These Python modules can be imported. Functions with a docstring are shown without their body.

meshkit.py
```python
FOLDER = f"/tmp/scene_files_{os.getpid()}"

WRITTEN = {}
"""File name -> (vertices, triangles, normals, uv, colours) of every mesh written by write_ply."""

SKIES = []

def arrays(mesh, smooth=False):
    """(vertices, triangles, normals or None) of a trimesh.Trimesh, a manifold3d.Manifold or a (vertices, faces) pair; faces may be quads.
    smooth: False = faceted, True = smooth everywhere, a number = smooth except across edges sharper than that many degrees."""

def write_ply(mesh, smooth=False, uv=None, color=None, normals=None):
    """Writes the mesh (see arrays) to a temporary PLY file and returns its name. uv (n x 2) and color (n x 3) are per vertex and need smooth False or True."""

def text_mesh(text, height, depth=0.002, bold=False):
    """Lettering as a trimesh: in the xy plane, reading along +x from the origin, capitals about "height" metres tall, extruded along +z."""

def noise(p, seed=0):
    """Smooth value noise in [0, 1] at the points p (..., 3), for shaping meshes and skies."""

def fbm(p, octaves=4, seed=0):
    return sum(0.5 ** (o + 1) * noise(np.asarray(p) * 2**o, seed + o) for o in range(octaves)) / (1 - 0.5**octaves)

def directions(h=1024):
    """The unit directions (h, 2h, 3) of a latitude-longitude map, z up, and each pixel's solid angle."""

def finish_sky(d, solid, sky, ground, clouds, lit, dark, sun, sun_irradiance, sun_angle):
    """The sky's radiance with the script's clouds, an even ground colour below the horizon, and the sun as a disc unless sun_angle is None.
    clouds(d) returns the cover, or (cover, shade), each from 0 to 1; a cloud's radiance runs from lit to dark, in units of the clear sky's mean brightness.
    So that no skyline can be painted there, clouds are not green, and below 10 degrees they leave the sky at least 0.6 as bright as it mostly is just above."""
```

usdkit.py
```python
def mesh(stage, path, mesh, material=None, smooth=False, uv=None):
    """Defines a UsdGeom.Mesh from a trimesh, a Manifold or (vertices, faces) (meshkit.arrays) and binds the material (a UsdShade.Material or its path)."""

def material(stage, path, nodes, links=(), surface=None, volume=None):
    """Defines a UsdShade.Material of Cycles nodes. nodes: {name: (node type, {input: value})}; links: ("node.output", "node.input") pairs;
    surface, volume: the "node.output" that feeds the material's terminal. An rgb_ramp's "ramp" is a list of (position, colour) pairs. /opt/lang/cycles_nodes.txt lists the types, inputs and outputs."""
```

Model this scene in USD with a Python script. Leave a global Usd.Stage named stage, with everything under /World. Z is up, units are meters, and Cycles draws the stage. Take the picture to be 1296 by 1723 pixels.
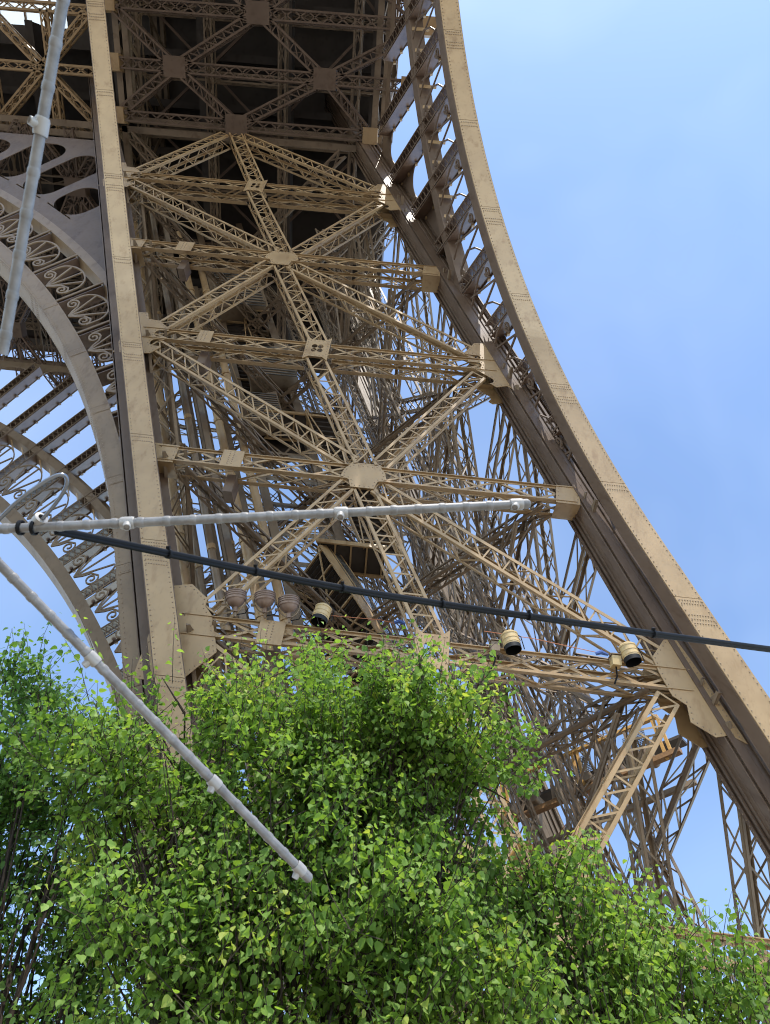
import math, random
import numpy as np, trimesh, usdkit, meshkit
from pxr import Usd, UsdGeom, UsdLux, UsdShade, Gf, Sdf, Vt
from shapely.geometry import Polygon, LineString, Point, box as sbox
from shapely.ops import unary_union

stage = Usd.Stage.CreateInMemory()
UsdGeom.SetStageUpAxis(stage, UsdGeom.Tokens.z)
UsdGeom.SetStageMetersPerUnit(stage, 1.0)
UsdGeom.Xform.Define(stage, '/World')
UsdGeom.Scope.Define(stage, '/World/Looks')
random.seed(7)
rng = np.random.default_rng(11)

# ------------------------------------------------------------------ camera, sky, sun, exposure
EXPOSURE = 1.3
SUN_DIR = np.array([-0.62, -0.04, 0.785]); SUN_DIR /= np.linalg.norm(SUN_DIR)
SUN_INTENSITY, SKY_STRENGTH = 0.62, 0.15
CAM = np.array([26.081, -45.076, 1.70])
YAW, PITCH, ROLL, FPX = 0.08003, 1.10133, 0.17625, 1116.05      # pitched 63 degrees up; FPX: focal length in pixels of a 1296 px wide frame
cy_, sy_, cp_, sp_ = math.cos(YAW), math.sin(YAW), math.cos(PITCH), math.sin(PITCH)
FWD = np.array([cy_ * cp_, sy_ * cp_, sp_]); _r = np.array([sy_, -cy_, 0.0]); _u = np.cross(_r, FWD)
RIGHT = math.cos(ROLL) * _r + math.sin(ROLL) * _u
UP = -math.sin(ROLL) * _r + math.cos(ROLL) * _u
cam = UsdGeom.Camera.Define(stage, '/World/camera')
m4 = Gf.Matrix4d(*RIGHT, 0, *UP, 0, *(-FWD), 0, *CAM, 1)
cam.AddTransformOp().Set(m4)
cam.CreateFocalLengthAttr(6.3)
cam.CreateHorizontalApertureAttr(6.3 * 1296 / FPX)
cam.CreateFStopAttr(1.9)
cam.CreateFocusDistanceAttr(24.0)
cam.CreateClippingRangeAttr((0.05, 5000.0))
cam.CreateExposureAttr(EXPOSURE)
sun_el = math.asin(SUN_DIR[2]); sun_rot = math.atan2(SUN_DIR[0], SUN_DIR[1])
sky_mat = usdkit.material(stage, '/World/Looks/sky_dome', {
    'sky': ('sky_texture', {'sky_type': 'single_scattering', 'sun_disc': False, 'sun_elevation': sun_el, 'sun_rotation': sun_rot,
                            'altitude': 60.0, 'air_density': 1.0, 'aerosol_density': 0.3, 'ozone_density': 1.2}),
    'geo': ('texture_coordinate', {}),
    'veil_noise': ('noise_texture', {'scale': 1.6, 'detail': 4.0, 'roughness': 0.55, 'distortion': 0.4}),
    'veil': ('map_range', {'from_min': 0.42, 'from_max': 0.75, 'to_min': 0.0, 'to_max': 0.10, 'clamp': True}),
    'mix': ('mix_color', {'blend_type': 'mix', 'b': (6.0, 6.4, 7.0)}),
    'bg': ('background_shader', {'strength': SKY_STRENGTH})},
    [('geo.generated', 'veil_noise.vector'), ('veil_noise.fac', 'veil.value'), ('veil.result', 'mix.fac'), ('sky.color', 'mix.a'), ('mix.result', 'bg.color')], surface='bg.background')
dome = UsdLux.DomeLight.Define(stage, '/World/sky')
UsdShade.MaterialBindingAPI.Apply(dome.GetPrim()).Bind(sky_mat)
dome.GetPrim().SetCustomDataByKey('kind', 'structure')
sun = UsdLux.DistantLight.Define(stage, '/World/sun')
sun.CreateIntensityAttr(SUN_INTENSITY); sun.CreateAngleAttr(0.53); sun.CreateNormalizeAttr(True)
sun.CreateColorAttr(Gf.Vec3f(1.0, 0.93, 0.83))
_z = SUN_DIR; _x = np.cross([0, 0, 1.0], _z); _x /= np.linalg.norm(_x); _y = np.cross(_z, _x)
sun.AddTransformOp().Set(Gf.Matrix4d(*_x, 0, *_y, 0, *_z, 0, 0, 0, 100, 1))


def at(px, py, depth):
    """A point seen at (px, py) of the 1296 x 1723 photograph, at a depth in metres along the view axis."""
    return CAM + depth * (FWD + (px - 648.0) / FPX * RIGHT - (py - 861.5) / FPX * UP)


# ------------------------------------------------------------------ materials
def paint(name, base, rough=0.42, vary=0.16, scale=0.7, spec=0.5, fine=0.8):
    b = np.array(base)
    return usdkit.material(stage, '/World/Looks/' + name, {
        'geo': ('geometry', {}),
        'n1': ('noise_texture', {'scale': scale, 'detail': 3.0, 'roughness': 0.62}),
        'n2': ('noise_texture', {'scale': 9.0, 'detail': 2.0, 'roughness': 0.65}),
        'r1': ('rgb_ramp', {'ramp': [(0.28, tuple(b * (1 - vary) * [1.0, .97, .93])), (0.5, tuple(b)), (0.74, tuple(np.minimum(b * (1 + vary * .8), 1)))]}),
        'r2': ('rgb_ramp', {'ramp': [(0.26, (0.86, 0.84, 0.81)), (0.42, (1, 1, 1)), (0.8, (1.04, 1.04, 1.04))]}),
        'mul': ('mix_color', {'blend_type': 'multiply', 'fac': fine}),
        'mp': ('mapping', {'mapping_type': 'point', 'scale': (2.6, 2.6, 0.22)}),
        'n3': ('noise_texture', {'scale': 1.0, 'detail': 3.0, 'roughness': 0.6}),
        'r3': ('rgb_ramp', {'ramp': [(0.30, (0.70, 0.62, 0.54)), (0.46, (1, 1, 1)), (0.70, (1, 1, 1)), (0.82, (1.12, 1.12, 1.10))]}),
        'mul3': ('mix_color', {'blend_type': 'multiply', 'fac': 0.75}),
        'rr': ('map_range', {'from_min': 0.3, 'from_max': 0.7, 'to_min': rough - 0.07 * fine, 'to_max': rough + 0.12 * fine}),
        'p': ('principled_bsdf', {'specular_ior_level': spec})},
        [('geo.position', 'n1.vector'), ('geo.position', 'n2.vector'), ('n1.fac', 'r1.fac'), ('n2.fac', 'r2.fac'), ('r1.color', 'mul.a'), ('r2.color', 'mul.b'),
         ('geo.position', 'mp.vector'), ('mp.vector', 'n3.vector'), ('n3.fac', 'r3.fac'), ('mul.result', 'mul3.a'), ('r3.color', 'mul3.b'), ('mul3.result', 'p.base_color'), ('n2.fac', 'rr.value'), ('rr.result', 'p.roughness')], surface='p.BSDF')


def plain(name, base, rough=0.5, metallic=0.0, vary=0.08, scale=14.0, spec=0.5):
    b = np.array(base)
    return usdkit.material(stage, '/World/Looks/' + name, {
        'tc': ('texture_coordinate', {}),
        'n': ('noise_texture', {'scale': scale, 'detail': 4.0, 'roughness': 0.6}),
        'r': ('rgb_ramp', {'ramp': [(0.3, tuple(b * (1 - vary))), (0.7, tuple(np.minimum(b * (1 + vary), 1)))]}),
        'p': ('principled_bsdf', {'roughness': rough, 'metallic': metallic, 'specular_ior_level': spec})},
        [('tc.object', 'n.vector'), ('n.fac', 'r.fac'), ('r.color', 'p.base_color')], surface='p.BSDF')


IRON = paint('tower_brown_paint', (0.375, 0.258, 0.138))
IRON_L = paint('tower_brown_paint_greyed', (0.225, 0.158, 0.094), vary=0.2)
IRON_B = paint('tower_brown_paint_inner_shade', (0.20, 0.148, 0.10), rough=0.5, vary=0.25)  # darker copy of IRON, with the shade inside the leg put into its colour
IRON_M = paint('tower_brown_paint_shaded', (0.13, 0.088, 0.062), rough=0.5, vary=0.2)  # same paint again, shade on webs, sides and bracing painted in as darker brown
GLOSS = paint('tower_brown_gloss', (0.15, 0.10, 0.075), rough=0.26, vary=0.25, spec=0.8, fine=0.15)
RIVET = plain('rivet_paint', (0.24, 0.175, 0.115), 0.45)
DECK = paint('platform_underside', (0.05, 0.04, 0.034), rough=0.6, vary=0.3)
STEEL_GREY = plain('walkway_mesh_grey', (0.13, 0.125, 0.12), 0.5, 0.3)
YELLOW = plain('yellow_paint', (0.46, 0.27, 0.085), 0.45, vary=0.2)
BROWN_Y = plain('rusty_yellow_paint', (0.22, 0.12, 0.05), 0.55, vary=0.25)
CREAM = plain('cream_lamp_paint', (0.50, 0.37, 0.18), 0.35, vary=0.1)
BLACK = plain('black_lamp_inside', (0.008, 0.008, 0.009), 0.55, spec=0.3)
TERRA = paint('lamp_housing_brown', (0.21, 0.145, 0.115), rough=0.45, vary=0.15, scale=3.0)
CABLE = plain('black_cable_sheath', (0.006, 0.0065, 0.008), 0.5, spec=0.15)
ALU = plain('grey_painted_tube', (0.18, 0.18, 0.185), 0.5, 0.0, vary=0.25, scale=26.0)
CHROME = plain('bare_steel_tube', (0.24, 0.26, 0.30), 0.22, 0.9)
WHITE = plain('white_plastic_socket', (0.30, 0.295, 0.29), 0.5, vary=0.05)
ROPE = plain('orange_rope', (0.50, 0.20, 0.11), 0.8)
BLUE = plain('blue_strap', (0.05, 0.11, 0.35), 0.7)
BARK = paint('bark', (0.04, 0.031, 0.025), rough=0.85, vary=0.35, scale=12.0, spec=0.2)
GROUND = usdkit.material(stage, '/World/Looks/gravel', {
    'geo': ('geometry', {}), 'n1': ('noise_texture', {'scale': 0.12, 'detail': 6.0}), 'n2': ('noise_texture', {'scale': 22.0, 'detail': 4.0}),
    'r1': ('rgb_ramp', {'ramp': [(0.3, (0.27, 0.235, 0.18)), (0.7, (0.36, 0.31, 0.24))]}), 'r2': ('rgb_ramp', {'ramp': [(0.3, (0.8, 0.8, 0.8)), (0.7, (1.1, 1.1, 1.1))]}),
    'mul': ('mix_color', {'blend_type': 'multiply', 'fac': 1.0}), 'p': ('principled_bsdf', {'roughness': 0.9})},
    [('geo.position', 'n1.vector'), ('geo.position', 'n2.vector'), ('n1.fac', 'r1.fac'), ('n2.fac', 'r2.fac'), ('r1.color', 'mul.a'), ('r2.color', 'mul.b'), ('mul.result', 'p.base_color')], surface='p.BSDF')
PANE = usdkit.material(stage, '/World/Looks/frosted_pane', {'d': ('principled_bsdf', {'base_color': (0.8, 0.82, 0.8), 'roughness': 0.35}), 't': ('translucent_bsdf', {'color': (0.85, 0.88, 0.86)}), 'mx': ('mix_closure', {'fac': 0.7})},
    [('d.BSDF', 'mx.closure1'), ('t.BSDF', 'mx.closure2')], surface='mx.closure')
GLASS = usdkit.material(stage, '/World/Looks/pane_glass', {
    'fr': ('fresnel', {'IOR': 1.5}), 't': ('transparent_bsdf', {'color': (0.9, 0.93, 0.92)}), 'g': ('glossy_bsdf', {'roughness': 0.03}), 'mx': ('mix_closure', {})},
    [('fr.fac', 'mx.fac'), ('t.BSDF', 'mx.closure1'), ('g.BSDF', 'mx.closure2')], surface='mx.closure')


def leaf_material(name, stops):
    return usdkit.material(stage, '/World/Looks/' + name, {
        'at': ('attribute', {'attribute': 'tint'}), 'r': ('rgb_ramp', {'ramp': stops}),
        'rt': ('mix_color', {'blend_type': 'multiply', 'fac': 1.0, 'b': (1.45, 1.45, 0.6)}),
        'p': ('principled_bsdf', {'roughness': 0.55, 'specular_ior_level': 0.3}), 't': ('translucent_bsdf', {}), 'mx': ('mix_closure', {'fac': 0.5})},
        [('at.fac', 'r.fac'), ('r.color', 'p.base_color'), ('r.color', 'rt.a'), ('rt.result', 't.color'), ('p.BSDF', 'mx.closure1'), ('t.BSDF', 'mx.closure2')], surface='mx.closure')


LEAF = leaf_material('leaf_green', [(0.0, (0.08, 0.155, 0.03)), (0.5, (0.155, 0.262, 0.055)), (0.9, (0.245, 0.375, 0.085)), (1.0, (0.33, 0.39, 0.09))])
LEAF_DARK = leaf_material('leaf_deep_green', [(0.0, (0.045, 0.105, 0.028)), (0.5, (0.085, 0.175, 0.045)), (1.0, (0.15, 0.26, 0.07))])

# ------------------------------------------------------------------ mesh helpers and the writing of prims
used = {}


def fresh(parent, name):
    key = (parent, name); k = used.get(key, 0); used[key] = k + 1
    return f'{parent}/{name}' if k == 0 else f'{parent}/{name}_{k:03d}'


def tag(prim, label=None, category=None, group=None, kind=None):
    p = prim.GetPrim() if hasattr(prim, 'GetPrim') else stage.GetPrimAtPath(prim)
    for k, v in (('label', label), ('category', category), ('group', group), ('kind', kind)):
        if v:
            p.SetCustomDataByKey(k, v)
    return str(p.GetPath())


def xf(name, parent='/World', loc=None, **t):
    path = fresh(parent, name); x = UsdGeom.Xform.Define(stage, path)
    if loc is not None:
        x.AddTranslateOp().Set(Gf.Vec3d(*map(float, loc)))
    tag(x, **t)
    return path


def bars(A, B, w, t, up):
    """Flat bars A-B: w wide across (perpendicular to up), t thick along up; long bars get a ring of vertices every 1.6 m."""
    A, B = np.atleast_2d(A).astype(float), np.atleast_2d(B).astype(float)
    n = len(A); d = B - A; L = np.linalg.norm(d, axis=1, keepdims=True); d = d / np.maximum(L, 1e-9)
    up = np.broadcast_to(np.asarray(up, float), (n, 3)); s = np.cross(d, up)
    ls = np.linalg.norm(s, axis=1, keepdims=True)
    s = np.where(ls > 1e-6, s / np.maximum(ls, 1e-9), np.cross(d, [0.3, 0.5, 0.81])); u = np.cross(s, d)
    w = np.broadcast_to(np.asarray(w, float), (n,))[:, None] / 2; t = np.broadcast_to(np.asarray(t, float), (n,))[:, None] / 2
    C = np.stack([-s * w - u * t, s * w - u * t, s * w + u * t, -s * w + u * t], 1)                 # n, 4, 3
    kk = np.maximum(1, np.ceil(L[:, 0] / 1.6).astype(int)); Vs, Fs, o = [], [], 0
    for k in np.unique(kk):
        i = np.flatnonzero(kk == k); q = np.linspace(0, 1, k + 1)
        V = (A[i, None] + q[None, :, None] * (B - A)[i, None])[:, :, None] + C[i, None]              # m, k+1, 4, 3
        j, c = np.meshgrid(np.arange(k), np.arange(4), indexing='ij'); c2 = (c + 1) % 4
        quad = np.stack([4 * j + c, 4 * j + c2, 4 * j + 4 + c2, 4 * j + 4 + c], -1).reshape(-1, 4)
        F = np.vstack([quad[:, [0, 1, 2]], quad[:, [0, 2, 3]], [[0, 2, 1], [0, 3, 2], [4 * k, 4 * k + 1, 4 * k + 2], [4 * k, 4 * k + 2, 4 * k + 3]]])
        m = 4 * (k + 1)
        Vs.append(V.reshape(-1, 3)); Fs.append((F[None] + m * np.arange(len(i))[:, None, None]).reshape(-1, 3) + o); o += m * len(i)
    return np.vstack(Vs), np.vstack(Fs)


def tube(P, r, n=8, caps=True):
    P = np.asarray(P, float); r = np.broadcast_to(np.asarray(r, float), (len(P),))
    T = np.gradient(P, axis=0); T /= np.linalg.norm(T, axis=1, keepdims=True) + 1e-12
    ref = np.array([0, 0, 1.0]) if abs(T[0][2]) < 0.9 else np.array([1.0, 0, 0])
    a = np.cross(T, ref); a /= np.linalg.norm(a, axis=1, keepdims=True) + 1e-12; b = np.cross(T, a)
    th = np.arange(n) * 2 * np.pi / n
    V = (P[:, None] + r[:, None, None] * (np.cos(th)[None, :, None] * a[:, None] + np.sin(th)[None, :, None] * b[:, None])).reshape(-1, 3)
    i, j = np.meshgrid(np.arange(len(P) - 1), np.arange(n), indexing='ij'); k = (j + 1) % n
    q = np.stack([i * n + j, i * n + k, (i + 1) * n + k, (i + 1) * n + j], -1).reshape(-1, 4)
    F = np.vstack([q[:, [0, 1, 2]], q[:, [0, 2, 3]]])
    if caps:
        m = len(V); V = np.vstack([V, P[0], P[-1]]); l = (len(P) - 1) * n; e = np.arange(n); e2 = (e + 1) % n
        F = np.vstack([F, np.stack([np.full(n, m), e2, e], 1), np.stack([np.full(n, m + 1), l + e, l + e2], 1)])
    return V, F


class MB:
    def __init__(self): self.v, self.f, self.n = [], [], 0
    def add(self, v, f):
        self.v.append(np.asarray(v, float)); self.f.append(np.asarray(f) + self.n); self.n += len(v); return self
    def bars(self, A, B, w, t, up):
        if len(np.atleast_2d(A)): self.add(*bars(A, B, w, t, up))
        return self
    def tube(self, P, r, n=8): return self.add(*tube(P, r, n))
    def mesh(self, m): return self.add(m.vertices, m.faces)
    def box(self, c, ax, size):
        """Box with centre c, axes (3 rows) and full sizes."""
        ax = np.asarray(ax, float); h = size[2] / 2
        return self.bars([np.asarray(c) - ax[2] * h], [np.asarray(c) + ax[2] * h], size[0], size[1], ax[1])
    def build(self, name, mat, parent, smooth=False, **t):
        if not self.n: return None
        path = fresh(parent, name)
        usdkit.mesh(stage, path, (np.vstack(self.v), np.vstack(self.f)), mat, smooth)
        if t: tag(path, **t)
        return path


def norm(v):
    v = np.asarray(v, float); return v / np.linalg.norm(v)


def poly_mesh(poly, depth):
    geoms = [g for g in getattr(poly, 'geoms', [poly]) if g.geom_type == 'Polygon' and g.area > 1e-5]
    ms = [trimesh.creation.extrude_polygon(g, depth, engine='earcut') for g in geoms]
    return trimesh.util.concatenate(ms) if len(ms) > 1 else (ms[0] if ms else None)


def rivets(P, n, r=0.03, h=0.02):
    """Low hexagonal heads at the points P with outward normal n."""
    P = np.atleast_2d(P); n = norm(n); a = norm(np.cross(n, [0.31, 0.52, 0.79])); b = np.cross(n, a)
    th = np.arange(6) * np.pi / 3
    ring = np.cos(th)[:, None] * a + np.sin(th)[:, None] * b
    loc = np.vstack([ring * r, ring * r * 0.6 + n * h * 0.8, n[None] * h])
    e = np.arange(6); e2 = (e + 1) % 6
    F = np.vstack([np.stack([e, e2, 6 + e2], 1), np.stack([e, 6 + e2, 6 + e], 1), np.stack([6 + e, 6 + e2, np.full(6, 12)], 1)])
    V = (P[:, None] + loc[None]).reshape(-1, 3)
    return V, (F[None] + 13 * np.arange(len(P))[:, None, None]).reshape(-1, 3)


# ------------------------------------------------------------------ ground
g = MB(); S = 1500.0
g.add([[-S, -S, 0], [S, -S, 0], [S, S, 0], [-S, S, 0]], [[0, 1, 2], [0, 2, 3]]).build('ground', GROUND, '/World', kind='structure', label='pale gravel esplanade under the tower')

# ------------------------------------------------------------------ the tower
K = 0.47                                          # horizontal lean of a rafter per metre of height, in x and in y
H0, DH = 17.70, 6.118
LEV = [H0 + DH * i for i in range(-2, 6)]         # 5.5 corner, 11.6 mid, 17.7 corner, 23.8 mid, 29.9 corner, 36 mid, 42.2 corner, 48.3
tower = xf('iron_tower', label='brown riveted iron lattice tower leg with arches and underside of its platform', category='tower')
RAFT = norm([-K, K, 1.0])
RIV = MB()


def girder(parent, A, B, wdir, w, ddir, d, pitch, front='z', back='x', side='z', cw=0.10, lw=0.06, detail=False, name='lattice_girder', mat=None, label=None, outstand=0.0):
    """A box girder of four angle chords and lacing: w across wdir, d deep along ddir from the front face."""
    mat = mat or IRON
    A, B = np.asarray(A, float), np.asarray(B, float); wdir, ddir = norm(wdir), norm(ddir); ax = norm(B - A); L = np.linalg.norm(B - A)
    n = max(2, int(round(L / pitch)))
    if detail:
        gp = xf(name, parent)
        if label: tag(gp, label=label)
    whole = MB()
    corners = {}
    for sw in (-1, 1):
        for kd in (0, 1):
            o = wdir * (sw * w / 2) + ddir * (kd * d)
            corners[sw, kd] = o
            c = MB() if detail else whole
            sd = ddir if kd == 0 else -ddir
            c.bars([A + o - wdir * sw * cw / 2], [B + o - wdir * sw * cw / 2], cw, 0.022, ddir)          # leg in the face
            c.bars([A + o + sd * (cw / 2 - outstand / 2 + 0.012)], [B + o + sd * (cw / 2 - outstand / 2 + 0.012)], cw + outstand, 0.022, wdir)   # leg along the side
            if detail: c.build('chord', mat, gp)
    def lace(o0, o1, style, up, mb):
        t = np.linspace(0, 1, n + 1)[:, None]
        P, Q = A + o0 + t * (B - A), A + o1 + t * (B - A)
        a, b = [], []
        if style in 'zx':
            for i in range(n):
                if style == 'x' or i % 2 == 0: a.append(P[i]); b.append(Q[i + 1])
                if style == 'x' or i % 2 == 1: a.append(Q[i]); b.append(P[i + 1])
        if style == 'n':
            for i in range(n):
                a += [P[i], Q[i]]; b += [Q[i], P[i + 1]]
            a.append(P[n]); b.append(Q[n])
        return np.array(a), np.array(b)
    inset = wdir * 0.03
    fa, fb = lace(corners[-1, 0] + inset, corners[1, 0] - inset, front, ddir, None)
    if detail:
        for i in range(len(fa)):
            if LACE_LEFT[0] > 0:
                LACE_LEFT[0] -= 1
                MB().bars([fa[i] + ddir * 0.03], [fb[i] + ddir * 0.03], lw, 0.02, ddir).build('lacing_bar', mat, gp)
            else:
                whole.bars([fa[i] + ddir * 0.03], [fb[i] + ddir * 0.03], lw, 0.02, ddir)
    else:
        whole.bars(fa + ddir * 0.03, fb + ddir * 0.03, lw, 0.02, ddir)
    if back:
        a, b = lace(corners[-1, 1] + inset, corners[1, 1] - inset, back, ddir, None)
        whole.bars(a - ddir * 0.03, b - ddir * 0.03, lw, 0.02, ddir)
    if side:
        for sw in (-1, 1):
            a, b = lace(corners[sw, 0] + ddir * 0.05, corners[sw, 1] - ddir * 0.05, side, wdir, None)
            whole.bars(a - wdir * sw * 0.03, b - wdir * sw * 0.03, lw, 0.02, wdir)
    if detail:
        whole.build('lacing', mat, gp)
        return gp
    return whole.build(name, mat, parent, **({'label': label} if label else {}))


LACE_LEFT = [290]

# --- faces of the leg.  A face frame: origin line at z, horizontal axis h (towards the inner side), in-plane up u, inward normal
def face(P0, P1, h, inward, detail, zmin=0, skip=(), mat=None, tagname='', post=True):
    """P0(z), P1(z): the two rafters' node lines; h: unit horizontal from P0 to P1; inward: unit normal into the leg."""
    u = norm(np.cross(h, inward)); u = u if u[2] > 0 else -u
    C = lambda z: (P0(z) + P1(z)) / 2
    w, d = 0.66, 0.85
    for i, z in enumerate(LEV):
        if i % 2 == 0 or True:
            if z > 47: continue
            a, b = P0(z) + h * (-0.2), P1(z) - h * (-0.2)
            if detail:
                girder(tower, a, C(z) - h * 0.55, u, w, inward, d, 1.55, 'x', 'x', 'z', cw=0.10, lw=0.075, detail=True, name='belt_girder', outstand=0.09)
                girder(tower, C(z) + h * 0.55, b, u, w, inward, d, 1.55, 'x', 'x', 'z', cw=0.10, lw=0.075, detail=True, name='belt_girder', outstand=0.09)
            else:
                girder(tower, a, b, u, w, inward, d, 1.5, 'x', 'z', 'z', name='belt_girder', mat=mat)
    for i in range(0, len(LEV) - 1):
        z0, z1 = LEV[i], LEV[i + 1]
        corner_low = i % 2 == 0
        for PP, s in ((P0, 1), (P1, -1)):
            if corner_low: a, b = PP(z0) + s * h * 0.55 + u * 0.62, C(z1) - s * h * 0.5 - u * 0.5
            else: a, b = C(z0) - s * h * 0.5 + u * 0.5, PP(z1) + s * h * 0.55 - u * 0.62
            if b[2] > 55: continue
            wd = norm(np.cross(b - a, inward))
            if detail:
                girder(tower, a, b, wd, 1.0 if z1 < 13 else 0.70, inward, d, 1.0 if z1 < 13 else 0.78, 'n', 'z', 'z', cw=0.22 if z1 < 13 else 0.105, lw=0.075 if z1 < 13 else 0.055, detail=True, name='diagonal_girder')
            else:
                girder(tower, a, b, wd, 0.68, inward, d, 0.95, 'x', 'z', 'z', name='diagonal_girder', mat=mat)
    if post:
        zs = LEV
        for i in range(len(zs) - 1):
            tr0 = 0.5 if detail else 0.0; a, b = C(zs[i]) + u * tr0, C(zs[i + 1]) - u * (tr0 if zs[i + 1] < 47 else 0)
            if detail: girder(tower, a, b, h, 0.86, inward, d, 0.85, 'n', 'z', 'z', cw=0.10, lw=0.055, detail=True, name='post_girder')
            else: girder(tower, a, b, h, 0.86, inward, d, 0.95, 'x', 'z', 'z', name='post_girder', mat=mat)
    return u


rI = lambda z: np.array([47 - K * z, -47 + K * z, z]); rR = lambda z: np.array([47 - K * z, -62 + K * z, z])
rO = lambda z: np.array([62 - K * z, -62 + K * z, z]); rB = lambda z: np.array([62 - K * z, -47 + K * z, z])
ex, ey, ez = np.eye(3)
along_ = lambda bx, by, z: np.array([bx - K * z, by + K * z, z])
IN_X = norm([1, 0, K]); IN_Y = norm([0, 1, -K])
UX = norm([-K, 0, 1])
face(rR, rI, ey, IN_X, True)                                     # the face seen in front
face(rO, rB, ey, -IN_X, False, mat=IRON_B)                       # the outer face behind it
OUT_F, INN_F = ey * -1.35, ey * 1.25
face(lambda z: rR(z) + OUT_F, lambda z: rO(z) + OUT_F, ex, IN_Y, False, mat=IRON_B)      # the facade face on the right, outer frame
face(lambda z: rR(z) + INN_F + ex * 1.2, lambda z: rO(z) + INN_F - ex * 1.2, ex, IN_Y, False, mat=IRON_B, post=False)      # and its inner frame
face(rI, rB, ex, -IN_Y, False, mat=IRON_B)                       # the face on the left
for z in LEV[2:]:                                                # horizontal cross frames inside the leg
    for a, b in ((rI(z), rO(z)), (rR(z), rB(z))):
        hd = norm(b - a); girder(tower, a + hd * 1.0, b - hd * 1.0, np.cross(hd, ez), 0.6, ez, 0.6, 1.0, 'x', 'x', 'z', name='cross_frame_girder', mat=IRON_B)

for bx, by in ((57.2, -57.8), (59.0, -56.2), (55.6, -59.6), (58.8, -60.0), (56.6, -55.6), (60.2, -58.2), (51.5, -59.6), (54.0, -60.6)):       # slim lattice masts along the leg
    a, b = along_(bx, by, 6), along_(bx, by, 47)
    girder(tower, a, b, ey, 0.55, IN_X, 0.55, 0.75, 'x', 'z', 'z', cw=0.08, lw=0.05, name='lattice_mast', mat=IRON_B)

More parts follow.
